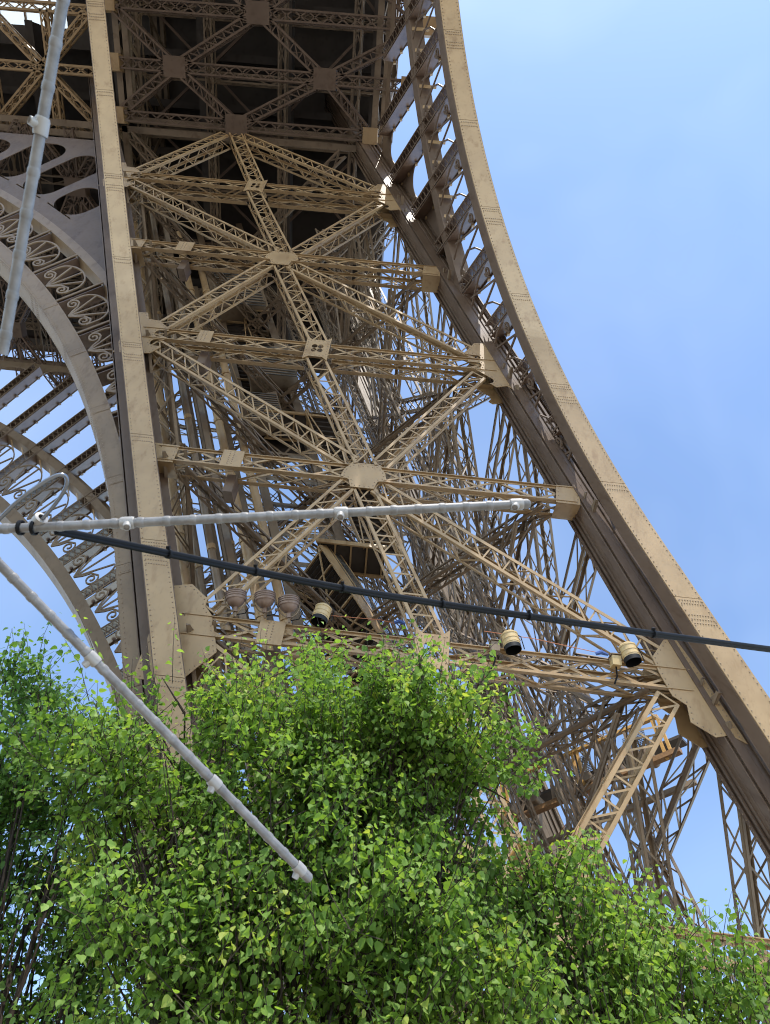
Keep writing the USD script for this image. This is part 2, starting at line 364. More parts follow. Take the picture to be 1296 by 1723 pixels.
# --- rafters: riveted boxes with angle flanges
def rafter(P, label=None, z0=0.0, z1=56.0, mat=None):
    A, B = P(z0), P(z1); mat = mat or IRON
    m = MB(); s = 1.2; t = 0.03
    gp = xf('rafter', tower)
    if label: tag(gp, label=label)
    for sx in (-1, 1):
        m.bars([A + ex * sx * (s / 2 - t / 2)], [B + ex * sx * (s / 2 - t / 2)], s - 2 * t - 0.004, t, ex)
        m.bars([A + ey * sx * (s / 2 - t / 2)], [B + ey * sx * (s / 2 - t / 2)], s, t, ey)
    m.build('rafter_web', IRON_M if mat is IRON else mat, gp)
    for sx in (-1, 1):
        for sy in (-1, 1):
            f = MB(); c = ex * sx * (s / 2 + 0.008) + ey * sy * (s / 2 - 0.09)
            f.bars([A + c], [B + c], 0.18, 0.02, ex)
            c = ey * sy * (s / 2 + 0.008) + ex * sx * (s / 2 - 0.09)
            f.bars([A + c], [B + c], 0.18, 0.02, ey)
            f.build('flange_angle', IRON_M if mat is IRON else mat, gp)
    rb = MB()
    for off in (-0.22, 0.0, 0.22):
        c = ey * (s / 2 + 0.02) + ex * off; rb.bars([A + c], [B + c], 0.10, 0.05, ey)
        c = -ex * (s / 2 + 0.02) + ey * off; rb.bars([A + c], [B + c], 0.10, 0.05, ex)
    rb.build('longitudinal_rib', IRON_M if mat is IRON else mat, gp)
    # rivets along the edges of the two faces that are seen
    L = np.linalg.norm(B - A); q = np.arange(6, L - 1, 0.16)[:, None] / L
    rv = MB()
    for sgn in (-1, 1):
        for o, nn in ((-ex * (s / 2 + 0.018) + ey * sgn * (s / 2 - 0.09), -ex), (ey * (s / 2 + 0.018) + ex * sgn * (s / 2 - 0.09), ey)):
            rv.add(*rivets(A + o + q * (B - A), nn))
    rv.build('rivet_row', RIVET, gp, kind='stuff')


OFF = 0.62
rafter(lambda z: rR(z) + ex * OFF - ey * 0.85, 'right hand rafter of the near face')
rafter(lambda z: rI(z) + ex * OFF + ey * 0.85, 'left hand rafter of the near face')
rafter(lambda z: rO(z) - ex * OFF - ey * 0.85, mat=IRON_B)
rafter(lambda z: rB(z) - ex * OFF + ey * 0.85, mat=IRON_B)

# --- gusset plates and post plates of the near face
NF = lambda z, a, s, side: (rR(z) if side > 0 else rI(z)) + ey * a * side + UX * s      # a: towards the middle of the face


def plate(poly, z, side, front=0.02, th=0.03, name='gusset_plate', mat=None, riv=True, riv_pitch=0.17, label=None):
    m = poly_mesh(poly, th)
    V = np.array(m.vertices); P0 = (rR(z) if side > 0 else rI(z))
    if side == 0: P0 = (rR(z) + rI(z)) / 2
    sd = side if side else 1
    W = P0 + ey * (V[:, :1] * sd) + UX * V[:, 1:2] - IN_X * (front + th - V[:, 2:3])
    gp = fresh(tower, name)
    usdkit.mesh(stage, gp, (W, m.faces if sd > 0 else m.faces[:, ::-1]), mat or IRON)
    if label: tag(gp, label=label)
    if riv:
        ring = poly.exterior.buffer(0) if False else poly.buffer(-0.08)
        pts = []
        for gg in getattr(ring, 'geoms', [ring]):
            if gg.is_empty: continue
            e = gg.exterior; n = int(e.length / riv_pitch)
            pts += [e.interpolate(i * e.length / n).coords[0] for i in range(n)]
        if pts:
            p = np.array(pts); p = P0 + ey * (p[:, :1] * sd) + UX * p[:, 1:2] - IN_X * (front + th)
            RIV.add(*rivets(p, -IN_X, 0.026, 0.016))
    return gp


def capsule(x0, x1, y, r):
    return LineString([(x0, y), (x1, y)]).buffer(r, quad_segs=8)


GUSSETS = {
    (1, True): Polygon([(0.42, 1.25), (0.04, 1.32), (-0.61, 0.08), (-1.45, -1.75), (-1.01, -1.55), (-0.6, -1.66), (0.04, -1.30), (0.06, -0.80), (0.44, -0.56), (0.70, 0.07), (0.86, 0.61)]),
    (1, False): Polygon([(0.8, 1.41), (0.3, 1.43), (-0.36, -0.06), (-0.95, -1.45), (-0.62, -1.22), (-0.19, -1.35), (0.55, -0.85), (1.0, -0.5), (1.05, 0.3), (1.2, 0.7), (0.95, 1.1)]).difference(unary_union([capsule(0.66, 2, 0.42, 0.16), capsule(0.62, 2, -0.06, 0.17), LineString([(0.1, -0.98), (1.6, 0.05)]).buffer(0.17)])),
    (-1, True): Polygon([(-0.95, 1.2), (-0.19, 1.38), (0.42, 0.93), (0.42, 0.66), (0.71, 0.37), (1.04, -0.45), (1.17, -0.81), (0.69, -1.41), (0.31, -1.9), (-1.0, -1.9)]),
    (-1, False): Polygon([(-0.9, 1.3), (-0.35, 1.36), (-0.15, 0.92), (0.35, 0.86), (0.95, 0.36), (0.95, -0.9), (0.62, -1.35), (-0.9, -1.5)]).difference(unary_union([capsule(0.62, 2, 0.0, 0.22), capsule(0.62, 2, -0.62, 0.22)]))}
for z in (LEV[2], LEV[4], LEV[6]):
    for side in (1, -1):
        p = GUSSETS[side, z < 20]
        if p.geom_type != 'Polygon': p = max(p.geoms, key=lambda q: q.area)
        plate(p, z, side)
        back = p.buffer(-0.03).buffer(-0.05).buffer(0.05)
        plate(back if back.geom_type == 'Polygon' else max(back.geoms, key=lambda q: q.area), z, side, front=-0.95, riv=False)                     # the same plate on the back of the frame
for z in (LEV[1], LEV[3], LEV[5]):
    for side in (1, -1):
        p = Polygon([(-0.3, 0.40), (0.52, 0.38), (0.56, -0.43), (-0.3, -0.45)]) if side > 0 else Polygon([(-0.6, 0.44), (0.55, 0.40), (0.52, -0.43), (-0.6, -0.45)])
        plate(p, z, side, name='belt_end_plate')
        m = MB(); c = NF(z, 0.1, -0.42, side) + IN_X * 0.45
        m.box(c, [ey, UX, IN_X], (0.85, 0.02, 0.9)).build('belt_end_box', IRON, tower)
# central plates: plain where the diagonals cross, pierced by a four-leaf opening between
for i, z in enumerate(LEV[:-1]):
    if i % 2 == 1:
        p = Polygon([(-0.74, 0.10), (-0.52, 0.38), (0.52, 0.38), (0.74, 0.10), (0.84, -0.25), (0.52, -0.38), (0.42, -0.72), (-0.42, -0.72), (-0.52, -0.38), (-0.84, -0.25)])
        plate(p, z, 0, front=0.045, name='crossing_plate')
    else:
        p = Polygon([(-0.52, 0.75), (-0.3, 0.55), (0.3, 0.55), (0.52, 0.75), (0.52, -0.75), (0.3, -0.55), (-0.3, -0.55), (-0.52, -0.75)])
        hole = unary_union([Point(sx * 0.13, sy * 0.13).buffer(0.125, quad_segs=6) for sx in (-1, 1) for sy in (-1, 1)])
        plate(p.difference(hole), z, 0, front=0.045, name='clover_plate')
# bracket plates with two rivet rows on the left half of the belts
for z, wd in ((LEV[1], 0.78), (LEV[2], 0.78), (LEV[3], 0.78), (LEV[4], 0.6), (LEV[5], 0.78)):
    p = Polygon([(-wd / 2, 0.36), (wd / 2, 0.36), (wd / 2, -0.42), (-wd / 2, -0.42)])
    P0 = rI(z) - ey * 2.64
    m = poly_mesh(p, 0.03); V = np.array(m.vertices)
    W = P0 - ey * V[:, :1] + UX * V[:, 1:2] - IN_X * (0.15 - V[:, 2:3])
    usdkit.mesh(stage, fresh(tower, 'bracket_plate'), (W, m.faces[:, ::-1]), IRON)
    q = np.linspace(-0.28, 0.28, 7)
    RIV.add(*rivets(np.vstack([P0 + ey * o + UX * q[:, None] - IN_X * 0.15 for o in (-0.03, 0.12)]), -IN_X, 0.026, 0.016))
    mb = MB(); mb.box(P0 + IN_X * 0.75 - UX * 0.75, [ey, IN_X, UX], (0.34, 0.7, 0.8)); mb.build('pipe_bracket', IRON_M, tower)

# --- arches
ZC = 1.9


class Plane:
    """A leaning plane of the tower that holds an arch: u runs from the crown outwards, t is the depth towards -x or +y as the camera sees it."""
    def __init__(s, kind, c): s.kind, s.c = kind, c
    def __call__(s, u, z, t):
        u, z, t = np.broadcast_arrays(*map(lambda q: np.asarray(q, float), (u, z, t)))
        return np.stack([u, s.c + K * z + t, z], -1) if s.kind == 'A' else np.stack([s.c - K * z - t, -u, z], -1)
    @property
    def n(s): return ey if s.kind == 'A' else -ex


def max_poly(p): return p if p.geom_type == 'Polygon' or p.is_empty else max(p.geoms, key=lambda q: q.area)


def sheet(pl, poly, t0, t1, name, mat, parent, **kw):
    m = poly_mesh(poly, abs(t1 - t0))
    if m is None: return None
    V = np.array(m.vertices); W = pl(V[:, 0], V[:, 1], min(t0, t1) + V[:, 2]); F = m.faces
    mm = trimesh.Trimesh(W, F, process=False)
    if mm.volume < 0: F = F[:, ::-1]
    path = fresh(parent, name); usdkit.mesh(stage, path, (W, F), mat, kw.pop('smooth', False))
    if kw: tag(path, **kw)
    return path


PH0 = math.degrees(math.atan(K))


def erad(a): a = math.radians(max(a, PH0)); return np.array([math.cos(a), math.sin(a)])


def cpt(r, a):
    """Point of the arch at radius r and angle a (degrees): a circle that runs out into a straight line along the rafter below PH0."""
    q = math.radians(max(0.0, PH0 - a)) * 40.0; e = erad(PH0)
    return r * erad(a) + np.array([0, ZC]) + q * np.array([e[1], -e[0]])


def arc_pts(r, a0, a1, n): return np.array([cpt(r, a) for a in np.linspace(a0, a1, n)])


def disc(r): return Polygon(np.vstack([arc_pts(r, -6, 130, 160), [(-60, -20), (cpt(r, -6)[0], -20)]])).buffer(0)


def ring(r0, r1, a0, a1, n=40):
    return Polygon(np.vstack([arc_pts(r0, a0, a1, n), arc_pts(r1, a1, a0, n)]))


def spiral(cx, cz, r0, turns, a0, sgn=1, n=26):
    a = np.linspace(0, turns * 2 * np.pi, n); r = r0 * (1 - 0.80 * a / a[-1])
    return [(cx + r_ * math.cos(a0 + sgn * q), cz + r_ * math.sin(a0 + sgn * q)) for r_, q in zip(r, a)]


def scroll_lines():
    """Fan of rays under a double arch, with volutes at its foot and in its upper corners (a bay is 2.3 m high)."""
    L = [[(0, 0.08), (-0.66, 1.55)], [(0, 0.08), (-0.05, 1.9)], [(0, 0.08), (0.58, 1.62)]]
    for o in (0.0, 0.15):
        th = np.linspace(0, np.pi, 17)
        L.append([(-1.08 + o, 0.55)] + [(-(1.08 - o) * math.cos(q), 1.05 + (0.98 - o) * math.sin(q)) for q in th] + [(1.08 - o, 0.55)])
    for s in (-1, 1):
        L.append([(0.0, 0.08), (s * 0.22, 0.36), (s * 0.36, 0.66)] + spiral(s * 0.64, 0.55, 0.29, 1.45, 0.55 * np.pi, -s)[0:])
        L.append([(s * 0.30, 2.05), (s * 0.6, 1.95)] + spiral(s * 0.94, 1.98, 0.22, 1.35, (0.5 + 0.5 * s) * np.pi, s))
        L.append([(s * 0.12, 2.02), (s * 0.12, 2.3)])
    return L


SCROLL = scroll_lines()
SCROLL_B = [[(0.0, 0.1), (-0.7, 2.9)], [(0.0, 0.1), (0.45, 2.75)], [(-1.0, 0.5), (-0.6, 1.0), (-0.35, 1.7), (-0.5, 2.4), (-0.85, 3.0)], [(0.95, 0.6), (0.8, 1.5), (0.4, 2.4), (0.0, 3.3)]] + [[(0.3, 0.55)] + spiral(0.62, 0.62, 0.24, 1.3, 0.5 * np.pi, 1), [(-0.55, 2.75)] + spiral(-0.84, 2.86, 0.22, 1.3, -0.5 * np.pi, -1)]
STEP = 3.65


def rafter_u(z): return 47 - K * z


def arch(kind, c, r, zc, phase, STEP, a_bays, a_end, label, tw=1.0, ztop=47.2, near=1, mat=None, rivet=False, web=0.62, margin=0.9, strip_w=1.0, plate_far=False, web_mat=None, scroll=None, ext_off=3.75, fill_z=20.0, slot_in=0.3):
    """One arch with its scrollwork bays, radial posts and pierced spandrel plate. near: t of the face that the camera sees."""
    global ZC
    ZC = zc; mat = mat or IRON; web_mat = web_mat or mat; A_LOW = -3.0
    pl = Plane(kind, c); gp = xf('arch', tower, label=label)
    R0, R1, R2, R3 = r, r + web, r + ext_off, r + ext_off + 0.45
    # soffit plates with riveted joints
    seg = 6.3; a0 = A_LOW
    while a0 < a_end:
        a1 = min(a0 + seg, a_end)
        sheet(pl, ring(R0, R0 + 0.05, a0 + 0.012, a1 - 0.012, 14), 0, tw, 'soffit_plate', mat, gp, smooth=30)
        if rivet:
            for aa in ((a1 - 0.16, a1 - 0.42) if int(a0 / seg) % 2 else (a1 - 0.14, a1 - 0.3, a1 - 0.85, a1 - 1.05, a1 - 1.25)):
                q, e = cpt(R0 - 0.002, aa), erad(aa)
                RIV.add(*rivets(pl(q[0], q[1], np.linspace(0.1, tw - 0.1, 9)), -(pl(*e, 0) - pl(0, 0, 0)), 0.026, 0.018))
        a0 = a1
    if rivet:
        for aa in np.arange(A_LOW + 2, a_end, 0.24):
            q, e = cpt(R0 - 0.002, aa), erad(aa)
            RIV.add(*rivets(pl(q[0], q[1], np.array([0.07, tw - 0.07])), -(pl(*e, 0) - pl(0, 0, 0)), 0.026, 0.018))
            if web > 0.7:                              # the broad web plate has rivets along both edges
                for rr in (R0 + 0.12, R1 - 0.1):
                    q = cpt(rr, aa); RIV.add(*rivets(pl(q[0], q[1], np.array([tw + 0.032])), pl.n, 0.026, 0.016))
    sheet(pl, ring(R0 + 0.03, R1, A_LOW, a_end, 110), -0.03, 0.0, 'arch_web', web_mat, gp)
    if web > 0.7:
        a0 = A_LOW
        while a0 < a_end:                              # plate by plate, with open joints and cover strips
            a1 = min(a0 + 5.4, a_end); sheet(pl, ring(R0 + 0.03, R1, a0 + 0.014, a1 - 0.014, 12), tw, tw + 0.03, 'arch_web', web_mat, gp)
            sheet(pl, ring(R0 + 0.05, R1 - 0.02, a1 - 0.5, a1 - 0.03, 3), tw + 0.031, tw + 0.045, 'cover_strip', web_mat, gp)
            for o in (0.12, 0.4):
                RIV.add(*rivets(np.array([pl(*cpt(rr, a1 - o), tw + 0.046) for rr in np.arange(R0 + 0.14, R1 - 0.1, 0.13)]), pl.n, 0.026, 0.016))
            a0 = a1
    else:
        sheet(pl, ring(R0 + 0.03, R1, A_LOW, a_end, 110), tw, tw + 0.03, 'arch_web', web_mat, gp)
    sheet(pl, ring(R1 - 0.04, R1, A_LOW, a_end, 110), 0.0, tw, 'arch_web', web_mat, gp)
    # the region right of the rafter is cut away
    zz = np.array([0, 60.0]); cut = Polygon([(rafter_u(0) + 0.2, 0), (rafter_u(60) + 0.2, 60), (-60, 60), (-60, 0)])
    strip = Polygon([(rafter_u(0) + 0.1, 0), (rafter_u(60) + 0.1, 60), (rafter_u(60) - strip_w, 60), (rafter_u(0) - strip_w, 0)])
    ext = ring(R2, R3, A_LOW, a_end, 110).intersection(cut)
    ext = ext if ext.geom_type == 'Polygon' else max(ext.geoms, key=lambda q: q.area)
    sheet(pl, ext, tw * 0.1, tw * 0.9, 'extrados_flange', web_mat, gp)
    # pierced spandrel plate
    region = Polygon(np.vstack([arc_pts(R3, 18, a_end, 70), [(-8, ztop), (rafter_u(ztop) + 0.1, ztop)]])).buffer(0).intersection(cut).intersection(sbox(-8, 0, 60, ztop))
    low = sbox(-60, 3, 60, fill_z).intersection(cut).difference(disc(R1 - 0.02))           # solid plate where the arch runs along the rafter
    low = max_poly(low)
    if not low.is_empty: sheet(pl, low, tw - 0.03, tw - 0.002, 'haunch_plate', web_mat, gp)
    angs = [phase + STEP * i for i in range(-12, 14)]
    plate_ = region.union(strip.intersection(sbox(-60, 5, 60, ztop))).difference(disc(R0 + 0.3))
    ringzone = disc(R3)
    inner_cut = Polygon([(rafter_u(0) - strip_w, 0), (rafter_u(60) - strip_w, 60), (-60, 60), (-60, 0)])
    slots = []
    for a in angs:
        if a < PH0 + 1 or a > a_bays + 4: continue
        a0, a1 = a + slot_in, a + STEP - slot_in
        w0 = Polygon(np.vstack([arc_pts(R3 - 0.5, a0, a1, 4), arc_pts(R3 + 30, a1, a0, 4)]))
        sl = w0.intersection(region.buffer(-margin).union(ringzone)).difference(disc(R3 - 0.2)).intersection(inner_cut)
        if sl.is_empty or sl.area < 0.3: continue
        rd = 1.0
        core = sl.buffer(-rd).buffer(rd * 0.999)
        low = sl.intersection(disc(R3 + 0.9))
        low = low if core.is_empty is False else low.buffer(-0.3).buffer(0.3)
        slots.append(unary_union([core, low]))
    plate_ = plate_.difference(unary_union(slots)) if slots else plate_
    plate_ = plate_.difference(ringzone.difference(strip.buffer(0.01)))
    tn = 0.1 if plate_far else tw
    sheet(pl, plate_, tn * 0.85 - 0.02, tn * 0.85 + 0.02, 'spandrel_plate', IRON_M if mat in (IRON, IRON_L) else mat, gp)
    # radial posts, box shaped, with lattice on the faces and smooth plates on the sides; scrollwork between
    for a in angs:
        if a < PH0 + 1 or a > a_bays + 1: continue
        er = erad(a); th = math.radians(a); ec = np.array([-math.sin(th), math.cos(th)])
        # where the radial line leaves the rafter strip
        rmax = R1
        for rr in np.arange(R1, R3 + 16, 0.1):
            q = er * rr + [0, ZC]
            if q[1] > ztop - 0.8 or q[0] > rafter_u(q[1]) - (0.1 if plate_far else 1.0): break
            rmax = rr
        if not plate_far: rmax = min(rmax, R2)
        if rmax < R1 + 0.5: continue
        hw = 0.30 if plate_far else 0.11
        pm = MB()
        P = lambda rr, cc, t: pl(*(er * rr + ec * cc + [0, ZC]), t)
        cdir = norm(pl(*ec, 0) - pl(0, 0, 0)); rdir = norm(pl(*er, 0) - pl(0, 0, 0))
        for s in (-1, 1):
            path = fresh(gp, 'radial_post_plate')
            usdkit.mesh(stage, path, bars([(P(R1, s * hw, 0.04) + P(R1, s * hw, tw * 0.86)) / 2], [(P(rmax, s * hw, 0.04) + P(rmax, s * hw, tw * 0.86)) / 2], tw * 0.84, 0.03, cdir), GLOSS)
        n = max(2, int((rmax - R1) / 0.34)); rs = np.linspace(R1, rmax, n + 1)
        if not plate_far:
            pm.bars([P(R1, 0, tw * 0.92)], [P(rmax, 0, tw * 0.92)], 2 * hw, 0.04, pl.n)
        for t in (0.02, tw * 0.9) if plate_far else ():
            for i in range(n):
                pm.bars([P(rs[i], -hw, t), P(rs[i], hw, t)], [P(rs[i + 1], hw, t), P(rs[i + 1], -hw, t)], 0.05, 0.02, pl.n)
            for s in (-1, 1):
                pm.bars([P(R1, s * (hw - 0.04), t)], [P(rmax, s * (hw - 0.04), t)], 0.09, 0.03, pl.n)
        pm.build('radial_post_lattice' if plate_far else 'radial_post_face', web_mat, gp)
        st = MB()
        for rr in np.arange(R1 + 0.5, rmax, 0.95) if plate_far else ():
            st.box(P(rr, -hw - 0.07, 0.12), [rdir, pl.n, cdir], (0.16, 0.14, 0.13))
        st.build('post_stud', mat, gp, kind='stuff')
        if plate_far and rmax > R3 + 0.3:
            for q in (0.30, 0.68):                     # short lit cleats between the posts
                cc = q * STEP * 0.0174533 * R2
                MB().bars([P(R2 - 0.16, cc, tw * 0.85)], [P(R2 - 0.16, cc, -0.15)], 0.17, 0.03, rdir).build('cleat', IRON, gp)
    for a in angs:
        if a < PH0 + 1 or a > a_bays: continue
        am = math.radians(a + STEP / 2)
        lines = []
        for l in (scroll or SCROLL):
            pts = []
            for cx, hh in l:
                rr = R1 + 0.02 + hh * (R2 - R1) / (3.45 if scroll else 2.3)
                th = am + cx * 1.08 / 40.0
                pts.append((rr * math.cos(th), ZC + rr * math.sin(th)))
            lines.append(LineString(pts))
        pg = max_poly(unary_union([l.buffer(0.034 if scroll else 0.038, quad_segs=1, cap_style=2) for l in lines]).simplify(0.01).intersection(inner_cut)) if not scroll else unary_union([l.buffer(0.034, quad_segs=1, cap_style=2) for l in lines]).simplify(0.01).intersection(inner_cut)
        tt = tw * 0.88 if near else tw * 0.12
        sheet(pl, pg, tt - 0.03, tt + 0.03, 'scrollwork', web_mat, gp)
    return gp


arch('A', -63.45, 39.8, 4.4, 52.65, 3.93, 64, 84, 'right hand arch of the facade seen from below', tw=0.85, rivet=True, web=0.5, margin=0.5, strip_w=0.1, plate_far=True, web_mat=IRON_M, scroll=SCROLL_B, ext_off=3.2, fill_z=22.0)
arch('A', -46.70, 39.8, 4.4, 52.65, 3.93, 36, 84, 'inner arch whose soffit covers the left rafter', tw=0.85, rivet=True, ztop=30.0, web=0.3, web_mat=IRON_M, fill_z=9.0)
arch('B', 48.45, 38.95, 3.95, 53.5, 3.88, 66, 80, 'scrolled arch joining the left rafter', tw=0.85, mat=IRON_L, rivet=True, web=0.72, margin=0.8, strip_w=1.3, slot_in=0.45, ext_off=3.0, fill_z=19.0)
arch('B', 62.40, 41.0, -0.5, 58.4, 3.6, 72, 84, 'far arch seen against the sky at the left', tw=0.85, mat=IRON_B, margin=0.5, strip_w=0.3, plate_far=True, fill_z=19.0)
RIV.build('rivet', RIVET, tower, kind='stuff')

# --- horizontal bracing under the platform and the platform itself
ZB = 48.0


def bracing(mp, rows, z=ZB, ends=True):
    """mp(a, b): a along the strip, b across it."""
    nodes = []
    for i, (a, bs, b0, b1) in enumerate(rows):
        pts = [b0] + list(bs) + [b1]
        for j in range(len(pts) - 1):
            A, B = mp(a, pts[j]), mp(a, pts[j + 1]); hd = norm(B - A)
            girder(tower, A + hd * 0.45, B - hd * 0.45, norm(np.cross(hd, ez)), 0.62, ez, 0.66, 0.8, 'x', 'z', 'z', cw=0.09, lw=0.06, name='bracing_girder', mat=IRON_M)
        for b in bs: nodes.append(mp(a, b))
        for b in (b0, b1) if ends else ():
            m = MB(); m.box(mp(a, b) + ez * 0.3, [ex, ey, ez], (0.9, 0.9, 0.8)); m.build('bracing_end_plate', IRON, tower)
        if i + 1 < len(rows):
            a2, bs2, c0, c1 = rows[i + 1]
            full, full2 = [b0] + list(bs) + [b1], [c0] + list(bs2) + [c1]
            pairs = [(bs[0], bs2[0]), (bs[0], bs2[-1])] if len(bs) == 1 else [(bs[0], bs2[0]), (bs[1], bs2[0])]
            if len(bs) == 1: pairs += [(b0, bs2[0]), (b1, bs2[-1])]
            else: pairs += [(bs[0], c0), (bs[1], c1)]
            for p, q in pairs:
                A, B = mp(a, p), mp(a2, q); hd = norm(B - A)
                girder(tower, A + hd * 0.5, B - hd * 0.5, norm(np.cross(hd, ez)), 0.58, ez, 0.62, 0.62, 'n', 'z', 'n', cw=0.11, lw=0.06, name='bracing_diagonal', mat=IRON_M)
    for q in nodes:
        m = MB(); p = sbox(-0.62, -0.5, 0.62, 0.5).buffer(0.05)
        mm = poly_mesh(p, 0.66); V = np.array(mm.vertices)
        m.add(q + np.stack([V[:, 1], V[:, 0], V[:, 2] - 0.02], 1), mm.faces); m.build('bracing_node', IRON_M, tower)


bracing(lambda a, b: np.array([a, b, ZB]), [(24.0, [-32.0], -24.5, -40.3), (21.25, [-28.3, -37.4], -24.5, -42.4), (18.3, [-33.4], -24.5, -43.3), (15.3, [-28.4, -38.0], -24.5, -43.6)])
bracing(lambda a, b: np.array([-b, -a, ZB]), [(24.0, [-32.0], -24.5, -40.3), (21.25, [-28.3, -37.4], -24.5, -42.0), (18.3, [-33.4], -24.5, -42.5), (15.3, [-28.4, -38.0], -24.5, -42.5), (12.3, [-33.4], -24.5, -42.5)], ends=False)
for x in np.arange(14.5, 40, 3.4):
    girder(tower, [x, -40.6, 50.7], [x, -24.8 if x < 25 else -8, 50.7], ex, 0.55, ez, 1.5, 1.5, 'z', None, 'x', cw=0.1, lw=0.07, name='floor_truss', mat=IRON_B)
for y in np.arange(-39.0, -8, 4.6):
    girder(tower, [10.0 if y < -24 else 24.8, y, 49.9], [40.4, y, 49.9], ey, 0.5, ez, 0.75, 1.3, 'x', None, 'z', cw=0.1, lw=0.06, name='floor_truss', mat=IRON_B)
for x0 in np.arange(10.5, 38, 6.8):
    for y0, y1 in ((-40, -33), (-33, -25)):
        for p, q in (((x0, y0), (x0 + 6.8, y1)), ((x0, y1), (x0 + 6.8, y0))):
            m = MB(); m.bars([[*p, 52.4]], [[*q, 52.4]], 0.16, 0.12, ez); m.build('floor_tie', IRON_M, tower)
pf = xf('platform', tower)
slab = sbox(-41, -41, 41, 41).difference(sbox(-18.8, -18.4, 18.8, 18.4))
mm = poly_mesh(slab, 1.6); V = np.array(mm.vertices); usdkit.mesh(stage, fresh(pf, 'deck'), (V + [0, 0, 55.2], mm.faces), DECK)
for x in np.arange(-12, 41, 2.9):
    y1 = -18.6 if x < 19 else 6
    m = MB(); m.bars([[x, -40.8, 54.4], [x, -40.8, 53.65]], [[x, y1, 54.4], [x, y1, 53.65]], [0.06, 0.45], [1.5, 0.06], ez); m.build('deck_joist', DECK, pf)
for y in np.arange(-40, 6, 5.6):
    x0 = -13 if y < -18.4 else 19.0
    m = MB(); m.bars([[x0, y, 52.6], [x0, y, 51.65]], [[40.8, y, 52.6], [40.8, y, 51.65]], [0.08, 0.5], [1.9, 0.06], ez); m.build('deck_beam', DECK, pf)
for (A, B, dd) in (((-13, -24.5), (24.0, -24.5), -ey), ((24.5, -24), (24.5, 6), ex), ((-13, -41.2), (24, -41.2), ey), ((41.2, -24), (41.2, 6), -ex), ((24.0, -24.5), (24.0, -41), ex), ((24.5, -24.0), (41, -24.0), -ey)):
    A3, B3 = np.array([*A, 51.6]), np.array([*B, 51.6])
    girder(tower, A3, B3, ez, 6.2, dd, 0.9, 4.2, 'x', 'x', None, cw=0.35, lw=0.28, name='trellis_girder', mat=IRON_B)
for (A, B) in (((24.9, -23.6, 50.5), (24.9, -7, 50.5)), ((21.6, -22.5, 50.5), (21.6, -7, 50.5)), ((18.4, -23.0, 50.5), (18.4, -7, 50.5)), ((24.6, -22, 50.5), (18.6, -15.5, 50.5)), ((18.6, -22.0, 50.5), (24.6, -15.5, 50.5)), ((24.6, -15, 50.5), (18.6, -8.5, 50.5)), ((18.5, -19.3, 50.5), (24.7, -19.3, 50.5)), ((18.5, -15.2, 50.5), (24.7, -15.2, 50.5))):
    hd = norm(np.subtract(B, A)); girder(tower, A, B, np.cross(hd, ez), 0.55, ez, 0.6, 0.8, 'x', 'z', 'z', cw=0.12, lw=0.07, name='gallery_girder')
# inner gallery edge with glazing, upper left of the view
for i in range(7):
    y = -18.2 + 1.9 * i
    MB().bars([[12.5, y, 57.2]], [[18.7, y, 57.2]], 0.12, 0.16, ez).build('gallery_post', IRON_B, pf)
    if i: MB().bars([[12.5, y - 0.95, 57.25]], [[18.7, y - 0.95, 57.25]], 1.76, 0.02, ez).build('gallery_pane', PANE, pf)
for x in (12.6, 15.6, 18.7): MB().bars([[x, -18.4, 57.08]], [[x, -6.6, 57.08]], 0.12, 0.16, ez).build('gallery_rail', IRON_B, pf)

# --- things along the inside of the leg: pipes, lift track, stairs
SL = norm([-K, K, 1.0])


def along(bx, by, z): return np.array([bx - K * z, by + K * z, z])


for k_, (bx, by, r, z0, z1) in enumerate([(52, -47.5, 0.21, 6, 47), (52, -50.3, 0.20, 6, 46), (52, -51.25, 0.20, 6, 44), (53.5, -48.3, 0.14, 6, 47), (50.2, -48.6, 0.14, 10, 46), (55.5, -50.2, 0.16, 6, 47), (57.0, -48.4, 0.18, 6, 47)]):
    gp = xf('vertical_pipe', tower); A, B = along(bx, by, z0), along(bx, by, z1)
    MB().tube([A, B], r, 14).build('pipe', IRON if k_ < 3 else IRON_B, gp, smooth=40)
    for z in np.arange(z0 + 1, z1, 3.06):
        q = along(bx, by, z); MB().tube([q - SL * 0.11, q + SL * 0.11], r + 0.035, 14).build('pipe_collar', IRON, gp, smooth=40)
for bx, by, w in ((54.4, -49.2, 0.5), (53.2, -49.6, 0.45), (56.0, -51.3, 0.5), (58.0, -49.5, 0.5), (51.0, -49.4, 0.32)):
    m = MB(); A, B = along(bx, by, 5), along(bx, by, 47)
    m.bars([A, A + ex * w / 2, A - ex * w / 2], [B, B + ex * w / 2, B - ex * w / 2], [0.03, w * .8, w * .8], [w, 0.04, 0.04], ex); m.build('guide_rail', IRON_B, tower)
